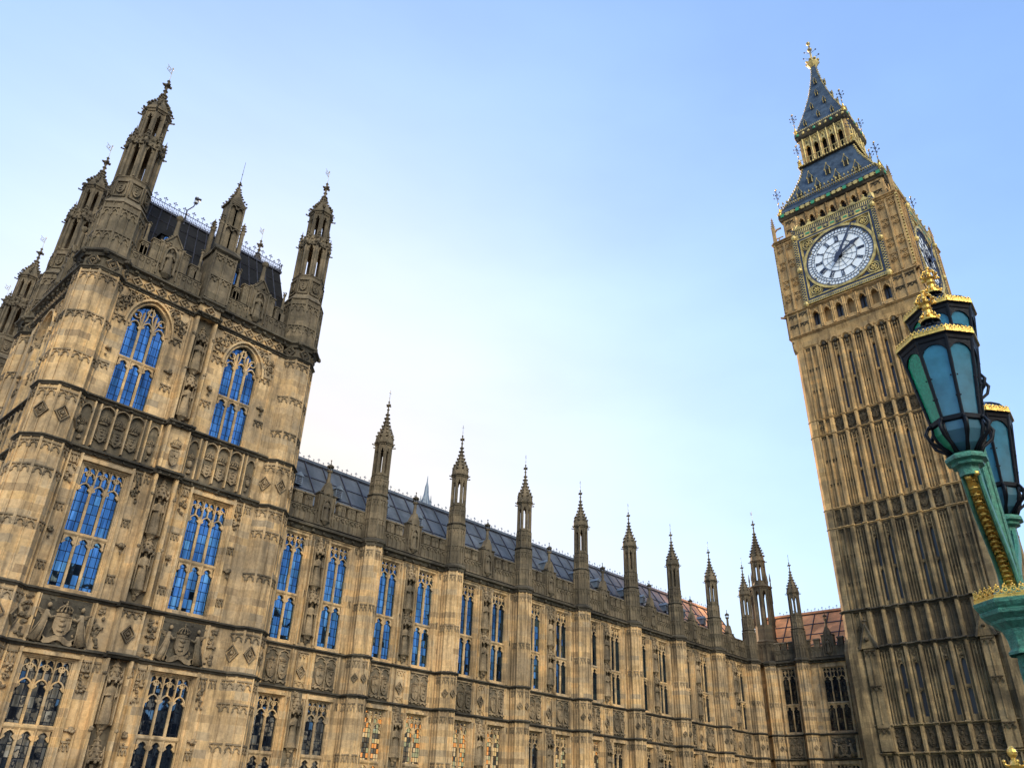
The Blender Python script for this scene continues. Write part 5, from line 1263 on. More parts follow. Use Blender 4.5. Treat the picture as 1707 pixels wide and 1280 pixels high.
def stage_face():
    """clock stage: stone corner piers and the gilded frame of the dial"""
    mb = MB(); f = MB(); DZ = 52.6; q = 3.8
    for s_ in (-1, 1):
        x0, x1 = sorted((s_ * 4.45, s_ * HC)); xc = (x0 + x1) / 2; hw = (x1 - x0) / 2
        f.box(x0, x1, -.05, .5, 48, 57.6, 0)
        for dx in (-hw + .08, 0, hw - .08): f.box(xc + dx - .09, xc + dx + .09, -.2, -.04, 48.2, 57.0, 0)
        h = MB()
        for z in (56.3, 53.9, 51.4, 49.6):
            for c in (-hw / 2, hw / 2): quatre(h, xc + c, z, .26, .12, 0); headpanel(h, xc + c - .4, xc + c + .4, z + .75, .3, .08, 0, 2)
        f.merge(h, Matrix.Translation((0, -.06, 0)))
        stringcourse_z = MB(); stringcourse(stringcourse_z, x0 - .08, x1 + .1, 57.3, .4, .3, 0); f.merge(stringcourse_z, Matrix.Translation((0, -.05, 0)))
        # chequered gilt columns beside the dial
        cx_ = s_ * 4.28
        f.box(cx_ - .17, cx_ + .17, -.28, .3, 48.2, 58.2, 2)
        for i in range(60):
            z = 48.3 + i * .164
            f.box(cx_ - .17 + (.17 if i % 2 else 0), cx_ + (.17 if i % 2 else 0), -.36, -.27, z, z + .1, 1)
        for z in (48.2, 52.6, 57.0): f.lathe(cx_, -.3, [(.15, z - .3), (.28, z - .1), (.28, z + .1), (.15, z + .3)], 8, 1)
        # gilt crockets along the outer arris
        for i in range(24): f.box(s_ * (HC + .02) - .09, s_ * (HC + .02) + .09, -.16, .1, 48.4 + i * .38, 48.6 + i * .38, 1)
    f.box(-4.1, 4.1, -.02, .5, DZ - q - .45, DZ + q + .2, 0)
    for a, w, m_, pr in ((q + .12, .22, 2, .18), (q - .06, .14, 1, .24), (q + .27, .12, 1, .22)):
        f.ribbon([(-a, DZ - a), (a, DZ - a), (a, DZ + a), (-a, DZ + a)], w, -pr, .0, m_, True)
    # spandrels: dark ground, gilt roundels and tracery
    n = 40; rr = 3.62
    f.box(-q, q, -.05, -.021, DZ - q, DZ + q, 2)
    for sx in (-1, 1):
        for sz in (-1, 1):
            x, z = sx * 2.98, DZ + sz * 2.98
            ring(f, x, z, .5, .1, -.2, -.05, 1, 14); ring(f, x, z, .68, .045, -.16, -.05, 1, 14)
            for k in range(6): f.blob(x + .24 * cos(k * pi / 3), -.14, z + .24 * sin(k * pi / 3), .13, .08, .13, 1, .15)
            f.blob(x, -.16, z, .14, .1, .14, 1)
            for (dx, dz) in ((.0, -1.25), (-1.25, 0), (.35, -1.9), (-1.9, .35)):
                ring(f, x + sx * dx, z + sz * dz, .24 if abs(dx) + abs(dz) < 1.5 else .13, .05, -.14, -.05, 1, 8)
            f.ribbon([(sx * 3.62, DZ + sz * 3.62), (sx * 3.62, DZ + sz * 1.1)], .05, -.14, -.05, 1); f.ribbon([(sx * 3.62, DZ + sz * 3.62), (sx * 1.1, DZ + sz * 3.62)], .05, -.14, -.05, 1)
    ring(f, 0, DZ, 3.66, .26, -.26, -.0, 1, 64); ring(f, 0, DZ, 3.48, .14, -.2, -.0, 2, 64)
    # gilt text-like band below (ornamental studs) and shields above
    f.box(-4.15, 4.15, -.2, .3, DZ - q - .62, DZ - q - .28, 1)
    for k in range(46): f.box(-4.05 + k * .178, -3.97 + k * .178, -.23, -.19, DZ - q - .53, DZ - q - .37, 2)
    f.box(-4.15, 4.15, -.16, .3, 56.75, 57.35, 1)
    for k in range(6):
        x = -3.45 + k * 1.38; f.box(x - .28, x + .28, -.22, -.15, 56.8, 57.3, 6); f.box(x - .06, x + .06, -.26, -.2, 56.84, 57.26, 1); f.box(x - .22, x + .22, -.26, -.2, 57.0, 57.1, 1)
        f.box(x + .48, x + .9, -.2, -.15, 56.95, 57.15, 3)
    f.box(-4.15, 4.15, -.14, .2, 57.35, 58.15, 2)
    for k in range(40): f.box(-4.05 + k * .205, -3.95 + k * .205, -.2, -.13, 57.4, 58.05, 1)
    for k in range(7):
        x = -3.6 + k * 1.2; f.prism([(x - .5, 58.0), (x + .5, 58.0), (x, 58.55)], -.24, -.1, 1); f.blob(x, -.2, 58.6, .14, None, None, 1)
    f.box(-4.2, 4.2, -.22, .2, 58.05, 58.18, 1)
    mb.merge(f, Matrix.Translation((0, -HC, 0)))
    return mb
me_stg = stage_face().mesh('clock_frame', GS)
def dial():
    mb = MB(); n = 72; DZ = 52.6; y = -HC - .07
    mb.add([(3.45 * cos(2 * pi * k / n), y, DZ + 3.45 * sin(2 * pi * k / n)) for k in range(n)], [tuple(range(n))], 0)
    return mb
def dial_iron():
    mb = MB(); DZ = 52.6; ya, yb = -HC - .13, -HC - .06
    for r, w in ((3.40, .04), (2.98, .028), (2.70, .022), (1.78, .04)): ring(mb, 0, DZ, r, w, ya, yb, 0, 64)
    def rad(r0, r1, a, w):
        s, c = sin(a), cos(a); mb.ribbon([(r0 * s, DZ + r0 * c), (r1 * s, DZ + r1 * c)], w, ya, yb)
    for k in range(60): rad(2.98, 3.36, k * pi / 30, .026 if k % 5 else .07)
    for k in range(12): rad(2.62, 2.98, k * pi / 6 + pi / 12, .03)
    for k in range(60):
        if k % 5: a = k * pi / 30; rad(2.72, 2.98, a + pi / 60, .018)
    # centre tracery of the opal glazing
    for k in range(12): rad(.35, 1.72, k * pi / 6 + .2, .007)
    for r in (.8, 1.3): ring(mb, 0, DZ, r, .008, ya + .02, yb, 0, 36)
    nums = ["XII", "I", "II", "III", "IV", "V", "VI", "VII", "VIII", "IX", "X", "XI"]
    for k, s in enumerate(nums):                  # roman numerals, feet towards the centre
        a = k * pi / 6; ws = {'I': .11, 'V': .26, 'X': .26}; tot = sum(ws[c] for c in s) ; x = -tot / 2
        def T(px, pz): r = 1.88 + pz * .66; return (r * sin(a) + px * cos(a), DZ + r * cos(a) - px * sin(a))
        for c in s:
            w = ws[c]; m = x + w / 2
            if c == 'I': st = [((m, 0), (m, 1), .065)]
            elif c == 'V': st = [((x + .04, 1), (m, 0), .06), ((x + w - .04, 1), (m, 0), .04)]
            else: st = [((x + .04, 1), (x + w - .04, 0), .06), ((x + w - .04, 1), (x + .04, 0), .04)]
            for p, q, wd in st: mb.ribbon([T(*p), T(*q)], wd, ya, yb)
            x += w
        mb.ribbon([T(-tot / 2, 0), T(tot / 2, 0)], .035, ya, yb); mb.ribbon([T(-tot / 2, 1), T(tot / 2, 1)], .035, ya, yb)
    return mb
def hand(ang, L, w, tail, hour):
    mb = MB(); DZ = 52.6; y0, y1 = -HC - .42, -HC - .34; s, c = sin(ang), cos(ang)
    if hour: prof = [(-tail, .10), (-tail * .5, .2), (0, .2), (.35, .13), (L * .62, .10), (L * .72, .24), (L * .80, .18), (L * .86, .10), (L, .02)]
    else: prof = [(-tail, .12), (-tail * .6, .22), (0, .14), (L * .5, .10), (L * .97, .05), (L, .01)]
    l = [(r, -w_ / 1.0) for r, w_ in prof] + [(r, w_) for r, w_ in prof[::-1]]
    mb.prism([(r * s + q * c, DZ + r * c - q * s) for r, q in l], y0 - (.08 if not hour else 0), y1 - (.08 if not hour else 0), 0)
    mb.lathe(0, 0, [(.30, -.05), (.30, .05)], 16, 0) if False else None
    ring(mb, 0, DZ, .17, .3, y0 - .1, y1 + .3, 0, 14)
    return mb
me_dial = dial().mesh('dial_glass', ['opal']); me_di = dial_iron().mesh('dial_ironwork', ['dialiron'])
me_hh = hand(R(62), 2.35, 1, .55, True).mesh('hour_hand', ['dialiron']); me_mh = hand(R(31), 3.75, 1, .95, False).mesh('minute_hand', ['dialiron'])
HB2 = 5.55
def belfry_face():
    mb = MB(); f = MB()
    for k in range(-3, 4):
        c = k * 1.17; f.box(c - .585, c - .33, -.02, .5, 57.8, 61.0, 0); f.box(c + .33, c + .585, -.02, .5, 57.8, 61.0, 0)
        spandrels(f, c - .33, c + .33, 59.7, .55, 61.0, .0, .4, 0, 4); cusps(f, c - .33, c + .33, 59.7, .55, .05, .3, 0)
        f.ribbon(arch(c - .34, c + .34, 59.7, .6, 5), .09, -.12, .05, 0); f.box(c - .33, c + .33, .0, .4, 57.8, 58.5, 0)
        f.quad((c - .33, .45, 58), (c + .33, .45, 58), (c + .33, .45, 61), (c - .33, .45, 61), 5)
        for s_ in (-1, 1): f.lathe(c + s_ * .585, -.08, [(.12, 57.9), (.1, 58.6), (.1, 60.0), (.15, 60.15), (.1, 60.9)], 6, 0)
        f.lathe(c, -.02, [(.09, 58.4), (.16, 58.5), (.05, 58.9), (.1, 59.05), (.02, 59.3)], 6, 1)
    for s_ in (-1, 1):
        x0, x1 = sorted((s_ * 4.1, s_ * HB2)); f.box(x0, x1, -.08, .5, 57.6, 61.0, 0); xc = (x0 + x1) / 2
        for z in (60.6, 59.4): headpanel(f, xc - .5, xc + .5, z, .4, .16, 4, 2)
        f.lathe(s_ * 4.2, -.55, [(.2, 58.0), (.35, 58.3), (.35, 58.9), (.12, 59.05), (.05, 59.3)], 8, 1)
    f.xprism([(.0, 60.9), (-.2, 61.0), (-.38, 61.3), (-.38, 61.75), (-.1, 61.95), (.4, 61.95)], -HB2 - .3, HB2 + .3, 4)
    for k in range(19):
        x = -5.4 + k * .6; m_ = 3 if k % 3 == 0 else 1
        f.box(x - .2, x + .2, -.46, -.37, 61.3, 61.72, m_); f.blob(x + .3, -.42, 61.5, .09, None, None, 1)
    mb.merge(f, Matrix.Translation((0, -HB2, 0))); return mb
me_bf = belfry_face().mesh('belfry_arcade', GS)
def concave(h0, h1, z0, z1, k=1.9, n=9):
    return [(h1 + (h0 - h1) * (1 - i / n) ** k, z0 + (z1 - z0) * i / n) for i in range(n + 1)]
def proffaces(mb, prof, mat=0):
    mb.lathe(0, 0, [(h * sqrt(2), z) for h, z in prof], 4, mat, pi / 4)
RP = concave(5.85, 3.05, 61.9, 69.6, 1.35)
def lower_roof():
    mb = MB(); proffaces(mb, RP, 7)
    for i, (h, z) in enumerate(RP[:-1]):          # gilt crockets on the hips
        h2, z2 = RP[i + 1]
        for q in (0, .5):
            hh, zz = h + (h2 - h) * q, z + (z2 - z) * q
            for sx in (-1, 1):
                for sy in (-1, 1): mb.blob(sx * hh, sy * hh, zz, .16, None, None, 1, .3)
    for fz, cnt in ((62.9, 44), (63.4, 0)):
        for r in range(4):
            f = MB()
            h = [a for a, z in RP if z <= fz + .5][-1] + .25
            for k in range(cnt): f.box(-h + .2 + k * (2 * h - .4) / cnt, -h + .32 + k * (2 * h - .4) / cnt, -h - .12, -h + .2, fz, fz + .14, 1)
            for k in range(21 if cnt else 0): f.prism([(-h + .4 + k * .45, fz + .5), (-h + .6 + k * .45, fz + .5), (-h + .5 + k * .45, fz + .8)], -h - .02, -h + .2, 1)
            mb.merge(f, Matrix.Rotation(r * pi / 2, 4, 'Z'))
    return mb
def lucarne(s=1.0):
    mb = MB()
    mb.box(-.28 * s, .28 * s, -.1, .9, 0, 1.0 * s, 7); mb.prism([(-.4 * s, .95 * s), (.4 * s, .95 * s), (0, 1.9 * s)], -.16, .9, 7)
    mb.ribbon([(-.42 * s, .9 * s), (0, 1.95 * s), (.42 * s, .9 * s)], .1 * s, -.22, -.1, 1)
    mb.ribbon([(-.27 * s, 0), (-.27 * s, 1.0 * s)], .08 * s, -.2, -.1, 1); mb.ribbon([(.27 * s, 0), (.27 * s, 1.0 * s)], .08 * s, -.2, -.1, 1)
    mb.prism([(-.2 * s, .05), (.2 * s, .05), (.2 * s, .7 * s), (0, 1.05 * s), (-.2 * s, .7 * s)], -.13, -.09, 5)
    mb.blob(0, -.15, 2.05 * s, .1 * s, None, None, 1); return mb
me_lr = lower_roof().mesh('lower_roof', GS); me_lu = lucarne(.85).mesh('lucarne', GS); me_lu2 = lucarne(.52).mesh('lucarne', GS)
part('lower_roof', me_lr, tow, TZ)
def rp_at(P_, z):
    for (a, za), (b, zb) in zip(P_[:-1], P_[1:]):
        if za <= z <= zb: return a + (b - a) * (z - za) / (zb - za)
    return P_[-1][0]
HL = 2.85
def lantern_stage():
    mb = MB()
    mb.box(-3.35, 3.35, -3.35, 3.35, 69.5, 69.75, 4); mb.box(-2.2, 2.2, -2.2, 2.2, 69.7, 75.0, 5)
    for sx in (-1, 1):
        for sy in (-1, 1): mb.box(min(sx * 2.42, sx * 2.88), max(sx * 2.42, sx * 2.88), min(sy * 2.42, sy * 2.88), max(sy * 2.42, sy * 2.88), 69.7, 74.05, 0)
    for r in range(4):
        f = MB(); y = -HL
        for k in range(20): f.blob(-3.3 + k * .347, -3.4, 69.6, .14, .1, .16, 1, .3); f.box(-3.3 + k * .347 - .03, -3.3 + k * .347 + .03, -3.4, -3.34, 69.7, 70.4, 1)
        f.box(-3.4, 3.4, -3.41, -3.35, 70.4, 70.48, 1)
        for k in range(-2, 3):
            c = k * .98; f.box(c - .49, c - .27, y - .02, y + .3, 69.7, 74.0, 0); f.box(c + .27, c + .49, y - .02, y + .3, 69.7, 74.0, 0)
            spandrels(f, c - .27, c + .27, 72.2, .45, 74.0, y, y + .28, 1, 4); f.ribbon(arch(c - .29, c + .29, 72.2, .5, 5), .08, y - .1, y + .1, 1)
            f.lathe(c + .49, y - .05, [(.1, 69.8), (.07, 70.1), (.07, 72.3), (.12, 72.5), (.08, 74)], 6, 1)
            headpanel(f, c - .3, c + .3, 73.9, .4, 0, 1, 2)
            q = MB(); headpanel(q, c - .4, c + .4, 73.8, .5, .1, 1, 2); boss(q, c, -.05, 73.1, .12, 5, 3); f.merge(q, Matrix.Translation((0, y, 0)))
        f.lathe(-2.45, y - .055, [(.1, 69.8), (.07, 70.1), (.07, 72.3), (.12, 72.5), (.08, 74)], 6, 1)
        f.xprism([(y, 73.9), (y - .2, 74.1), (y - .35, 74.4), (y - .35, 74.9), (y + .3, 75.1)], -HL - .3, HL + .3, 4)
        for k in range(9): f.blob(-2.8 + k * .7, y - .38, 74.6, .2, .1, .26, 3 if k % 3 == 0 else 1, .2)
        mb.merge(f, Matrix.Rotation(r * pi / 2, 4, 'Z'))
    return mb
part('lantern_stage', lantern_stage().mesh('lantern_stage', GS), tow, TZ)
SP = concave(3.1, .28, 75.0, 88.0, 1.55, 12)
def spire():
    mb = MB(); proffaces(mb, SP, 7)
    for i, (h, z) in enumerate(SP[:-1]):
        h2, z2 = SP[i + 1]
        for q in (0, .33, .66):
            hh, zz = h + (h2 - h) * q, z + (z2 - z) * q
            for sx in (-1, 1):
                for sy in (-1, 1): mb.blob(sx * hh, sy * hh, zz, .1, None, None, 1, .3, False)
    for r in range(4):
        f = MB()
        for k in range(28): f.box(-3.0 + k * .22, -2.9 + k * .22, -3.2, -3.0, 75.05, 75.3, 1)
        mb.merge(f, Matrix.Rotation(r * pi / 2, 4, 'Z'))
    return mb
part('spire', spire().mesh('spire', GS), tow, TZ)
def orb():
    mb = MB()
    mb.lathe(0, 0, [(.35, 87.6), (.55, 87.9), (.75, 88.3), (.72, 88.6), (.3, 88.9), (.14, 89.1), (.12, 90.8), (.3, 91.0), (.3, 91.2), (.1, 91.4), (.08, 92.0), (.25, 92.2), (.25, 92.45), (.05, 92.7)], 10, 0)
    for k in range(8): a = k * pi / 4; mb.blob(.75 * cos(a), .75 * sin(a), 88.65, .2, None, None, 0, .3)
    for z, r in ((89.8, .95), (90.9, .7)):
        for k in range(4):
            a = k * pi / 2 + .3; mb.tube((0, 0, z - .5), (r * cos(a), r * sin(a), z), .03, .03, 5, 1); mb.blob(r * cos(a), r * sin(a), z, .12, None, None, 1, .2)
    return mb
part('orb_finial', orb().mesh('orb_finial', ['goldleaf', 'dialiron']), tow, TZ)
def corner_rod(h=4.2):
    mb = MB(); mb.lathe(0, 0, [(.22, 0), (.16, .5), (.24, .6), (.12, .8), (.08, 1.2)], 8, 1); mb.tube((0, 0, 1.1), (0, 0, h), .045, .03, 6, 0)
    for z in (h * .72, h * .86): 
        for k in range(4): a = k * pi / 2; mb.tube((0, 0, z - .2), (.35 * cos(a), .35 * sin(a), z), .025, .025, 4, 0); mb.blob(.37 * cos(a), .37 * sin(a), z + .02, .09, None, None, 0)
    mb.blob(0, 0, h, .12, None, None, 1); mb.blob(0, 0, h * .5, .1, None, None, 1); return mb
me_cr = corner_rod().mesh('corner_finial', ['dialiron', 'gold']); me_cr2 = corner_rod(3.6).mesh('corner_finial', ['dialiron', 'gold'])
def side_pinn():
    mb = MB(); mb.box(-.16, .16, -.16, .16, 57.4, 59.6, 0); mb.lathe(0, 0, [(.24, 59.6), (.1, 60.6), (.04, 61.4)], 4, 0, pi / 4); crockets(mb, 0, 0, [(.2, 59.7), (.06, 61.2)], 4, .07, 0, .3)
    mb.ribbon([(.1, 59.2), (.4, 59.5), (.9, 59.5)], .14, -.08, .08, 0); mb.box(0, 1.0, -.05, .05, 58.2, 58.3, 0); mb.box(.45, .55, -.05, .05, 57.5, 58.2, 0)
    return mb
me_sp = side_pinn().mesh('corner_pinnacle', ['tower'])
for r in range(4):
    a = r * pi / 2
    part('shaft_face', me_tf, tow, TZ, a); part('gallery', me_gal, tow, TZ, a); part('clock_frame', me_stg, tow, TZ, a)
    d_ = part('clock_dial', me_dial, tow, TZ, a); part('dial_ironwork', me_di, d_); part('hour_hand', me_hh, d_); part('minute_hand', me_mh, d_)
    part('belfry_arcade', me_bf, tow, TZ, a)
    def put(name, me, x, y, z, nm=a):
        part(name, me, tow, (x * cos(a) - y * sin(a), x * sin(a) + y * cos(a), z - GZ), a)
    for x in (-2.1, 0, 2.1): put('lucarne', me_lu, x, -rp_at(RP, 66.2) - .1, 65.8)
    for x in (-3.3, -1.1, 1.1, 3.3): put('lucarne', me_lu, x, -rp_at(RP, 63.9) - .1, 63.4)
    for x, z in ((-1.7, 76.0), (0, 76.6), (1.7, 76.0), (-.75, 79.0), (.85, 79.0), (0, 81.4), (0, 84.0)): put('lucarne', me_lu2, x, -rp_at(SP, z) - .05, z - .2)
    put('corner_finial', me_cr, 5.7, -5.7, 61.6); put('corner_finial', me_cr2, 3.2, -3.2, 69.6)
    put('corner_pinnacle', me_sp, -HC + .1, -HC + .1, 0); put('corner_finial', me_cr2, 3.0, -3.0, 74.9)

# ================================================================== lamp standard on the bridge (three lanterns)
LX, LY, LE = 7.36, 1.361, 0.85
lamp = thing('lamp_standard', (LX, LY, -1.5), "green and gold cast-iron lamp standard carrying three octagonal blue-glass lanterns, right foreground", "street lamp", None, (0, 0, 0.0909))
def lantern_frame():
    """iron cage: rim, eight bars, arched heads, bottom ring and the ribs of the bowl. z=0 is the top of the capital"""
    mb = MB(); rt_, rb = .276 * OC, .185 * OC; zt, zb = .96, .29
    mb.lathe(0, 0, [(.272 * OC, .925), (.284 * OC, .94), (.290 * OC, .965), (.305 * OC, .985), (.308 * OC, 1.008), (.28 * OC, 1.02)], 8, 0)
    mb.lathe(0, 0, [(.175 * OC, zb - .03), (.197 * OC, zb - .02), (.20 * OC, zb + .015), (.175 * OC, zb + .02)], 8, 0)
    for k in range(8):
        t = pi / 8 + k * pi / 4; c, s = cos(t), sin(t)
        mb.tube((rt_ * c, rt_ * s, zt), (rb * c, rb * s, zb), .016, .013, 6, 0, False)
        mb.blob(rb * 1.08 * c, rb * 1.08 * s, zb - .01, .022, None, None, 0)
        # bowl rib: curves in from the ring to the collar, with a scrolled outer bracket
        pts = [(.195, zb - .02), (.20, .21), (.17, .13), (.115, .07), (.075, .02)]
        mb.path([(r * c, r * s, z) for r, z in pts], .012, 6, 0)
        pts = [(.205, zb - .01), (.235, .22), (.21, .15), (.14, .09), (.09, .0)]
        mb.path([(r * OC * c, r * OC * s, z) for r, z in pts], [.014, .016, .015, .013, .02], 6, 0)
    # arched head of each light: a solid plate with the arch cut out
    for i, Mx in enumerate(facets(0, 0, 0)):
        f = MB(); hw = .262 * math.tan(pi / 8)
        pts = arch(-hw * .88, hw * .88, .815, .09, 6, 86); kk = len(pts)
        def Y(z): return -(.185 + (.276 - .185) * (z - zb) / (zt - zb))
        top = .93
        for j in range(kk - 1):
            a, b = pts[j], pts[j + 1]
            f.add([(a[0], Y(a[1]) - .006, a[1]), (b[0], Y(b[1]) - .006, b[1]), (b[0], Y(top) - .006, top), (a[0], Y(top) - .006, top)], [(0, 1, 2, 3)], 0)
            f.add([(a[0], Y(a[1]) - .008, a[1]), (b[0], Y(b[1]) - .008, b[1]), (b[0], Y(b[1]) + .012, b[1]), (a[0], Y(a[1]) + .012, a[1])], [(0, 3, 2, 1)], 0)
        for sg in (-1, 1):
            x0, x1 = sg * hw * .88, sg * hw * 1.04
            f.add([(x0, Y(.815) - .006, .815), (x1, Y(.815) - .006, .815), (x1, Y(top) - .006, top), (x0, Y(top) - .006, top)], [(0, 1, 2, 3)], 0)
            for zz in (.45, .62): f.blob(sg * .185 * math.tan(pi / 8) * .96, Y(zz) - .012, zz, .008, None, None, 0)
        mb.merge(f, Mx)
    # small hinge catch
    mb.blob(.30, .02, .62, .022, None, None, 0)
    # black collar under the finial and dome ribs
    dp = [(.272, 1.012), (.268, 1.05), (.235, 1.10), (.17, 1.145), (.10, 1.175), (.065, 1.21), (.05, 1.25)]
    for k in range(8):
        t = pi / 8 + k * pi / 4; mb.path([(r * OC * cos(t), r * OC * sin(t), z) for r, z in dp], .0095, 5, 0)
    mb.lathe(0, 0, [(.05, 1.17), (.105, 1.185), (.075, 1.20), (.055, 1.235), (.085, 1.25), (.06, 1.262)], 12, 0)
    for k in range(12): t = k * pi / 6; mb.blob(.10 * cos(t), .10 * sin(t), 1.185, .014, None, None, 0)
    # burner stem and collar at the foot
    mb.lathe(0, 0, [(.10, .0), (.085, .03), (.05, .05), (.03, .12), (.02, .3)], 10, 0)
    return mb
def lantern_glass(faces_):
    mb = MB(); rt_, rb = .268, .177; zt, zb = .95, .29
    for i, Mx in enumerate(facets(0, 0, 0)):
        if i not in faces_: continue
        tn = math.tan(pi / 8); mb.add([tuple(Mx @ Vector(v)) for v in ((-rb * tn, -rb, zb), (rb * tn, -rb, zb), (rt_ * tn, -rt_, zt), (-rt_ * tn, -rt_, zt))], [(0, 1, 2, 3)], 0)
        b = [(.178, zb), (.172, .19), (.12, .10), (.06, .05)]
        for (r1, z1), (r2, z2) in zip(b[:-1], b[1:]): mb.add([tuple(Mx @ Vector(v)) for v in ((-r2 * tn, -r2, z2), (r2 * tn, -r2, z2), (r1 * tn, -r1, z1), (-r1 * tn, -r1, z1))], [(0, 1, 2, 3)], 0)
    return mb
def lantern_dome():
    mb = MB(); mb.lathe(0, 0, [(r * OC, z) for r, z in [(.265, 1.012), (.26, 1.05), (.228, 1.095), (.165, 1.138), (.095, 1.168), (.05, 1.19)]], 8, 0); return mb
def lantern_gilt():
    mb = MB()
    a = .302
    for Mx in facets(0, 0, a):                    # cresting of small loops round the rim
        f = MB(); hw = a * math.tan(pi / 8)
        f.box(-hw, hw, -.012, .006, .985, 1.008, 0)
        n = 7
        for k in range(n):
            x = -hw + (k + .5) * 2 * hw / n; ring(f, x, 1.030, .0125, .008, -.008, .004, 0, 8); f.blob(x + hw / n, -.002, 1.022, .008, None, None, 0, .1); f.blob(x, -.002, 1.049, .006, None, None, 0, .1)
        f.box(-hw, hw, -.010, .002, 1.012, 1.017, 0)
        mb.merge(f, Mx)
    return mb
def lantern_finial():
    mb = MB()
    z = 1.262                                     # crown finial
    mb.lathe(0, 0, [(.06, z - .01), (.082, z), (.084, z + .012), (.07, z + .018), (.074, z + .04), (.06, z + .05), (.035, z + .075), (.03, z + .11), (.045, z + .13), (.03, z + .14), (.035, z + .165), (.055, z + .185)], 12, 0)
    for k in range(8):
        t = k * pi / 4; mb.blob(.080 * cos(t), .080 * sin(t), z + .035, .014, .014, .018, 0, .2); mb.blob(.052 * cos(t), .052 * sin(t), z + .075, .010, None, .02, 0, .2)
    for k in range(6):
        t = k * pi / 3; mb.path([(.05 * cos(t), .05 * sin(t), z + .18), (.082 * cos(t), .082 * sin(t), z + .205), (.07 * cos(t), .07 * sin(t), z + .235)], .009, 5, 0); mb.blob(.085 * cos(t), .085 * sin(t), z + .20, .018, None, None, 0, .25); mb.blob(.06 * cos(t), .06 * sin(t), z + .24, .014, None, None, 0, .25)
        mb.path([(.06 * cos(t), .06 * sin(t), z + .235), (.05 * cos(t), .05 * sin(t), z + .27), (0, 0, z + .285)], .008, 5, 0)
    mb.lathe(0, 0, [(.03, z + .18), (.02, z + .25), (.028, z + .27), (.012, z + .285), (.012, z + .295), (.024, z + .305), (.024, z + .315), (.006, z + .33)], 8, 0)
    return mb
me_lf = lantern_frame().mesh('lantern_frame', ['black']); me_ld = lantern_dome().mesh('dome_glass', ['lampdome']); me_lgt = lantern_finial().mesh('crown_finial', ['gold']); me_lcr = lantern_gilt().mesh('rim_cresting', ['gold'])
GREENF = 5          # which facet carries green glass (set by how the standard is turned)
me_gb = lantern_glass([i for i in range(8) if i != 5]).mesh('blue_pane', ['lampblue']); me_gg = lantern_glass([5]).mesh('green_pane', ['lampgreen'])
ZC = 2.555; ZK = 1.72; DH = .775
for dx, dz, lb in ((-LE, 0, "nearest lantern, over the left bracket"), (0, DH, "central lantern standing highest"), (LE, 0, "far lantern, cut by the right edge")):
    lf = part('lantern', me_lf, lamp, (dx, 0, ZC + dz + 1.5 - .01), 0, lb)
    lf.scale = (.95, .95, 1.0)
    part('blue_pane', me_gb, lf); part('green_pane', me_gg, lf); part('dome_glass', me_ld, lf); part('crown_finial', me_lgt, lf); part('rim_cresting', me_lcr, lf)
def capital(a=.15, z=0.0):
    mb = MB(); mb.lathe(0, 0, [(r * a / .15 * OC, z + q * a / .15) for r, q in [(.075, -.17), (.075, -.10), (.085, -.09), (.115, -.085), (.12, -.07), (.115, -.06), (.128, -.052), (.15, -.045), (.153, -.025), (.15, -.012), (.14, -.006), (.135, .004), (.12, .01), (.10, .02)]], 8, 0); return mb
me_cap1 = capital(.14).mesh('capital', ['green'])
for dx, dz in ((-LE, 0), (LE, 0), (0, DH)): part('capital', me_cap1, lamp, (dx, 0, ZC + dz + 1.5))
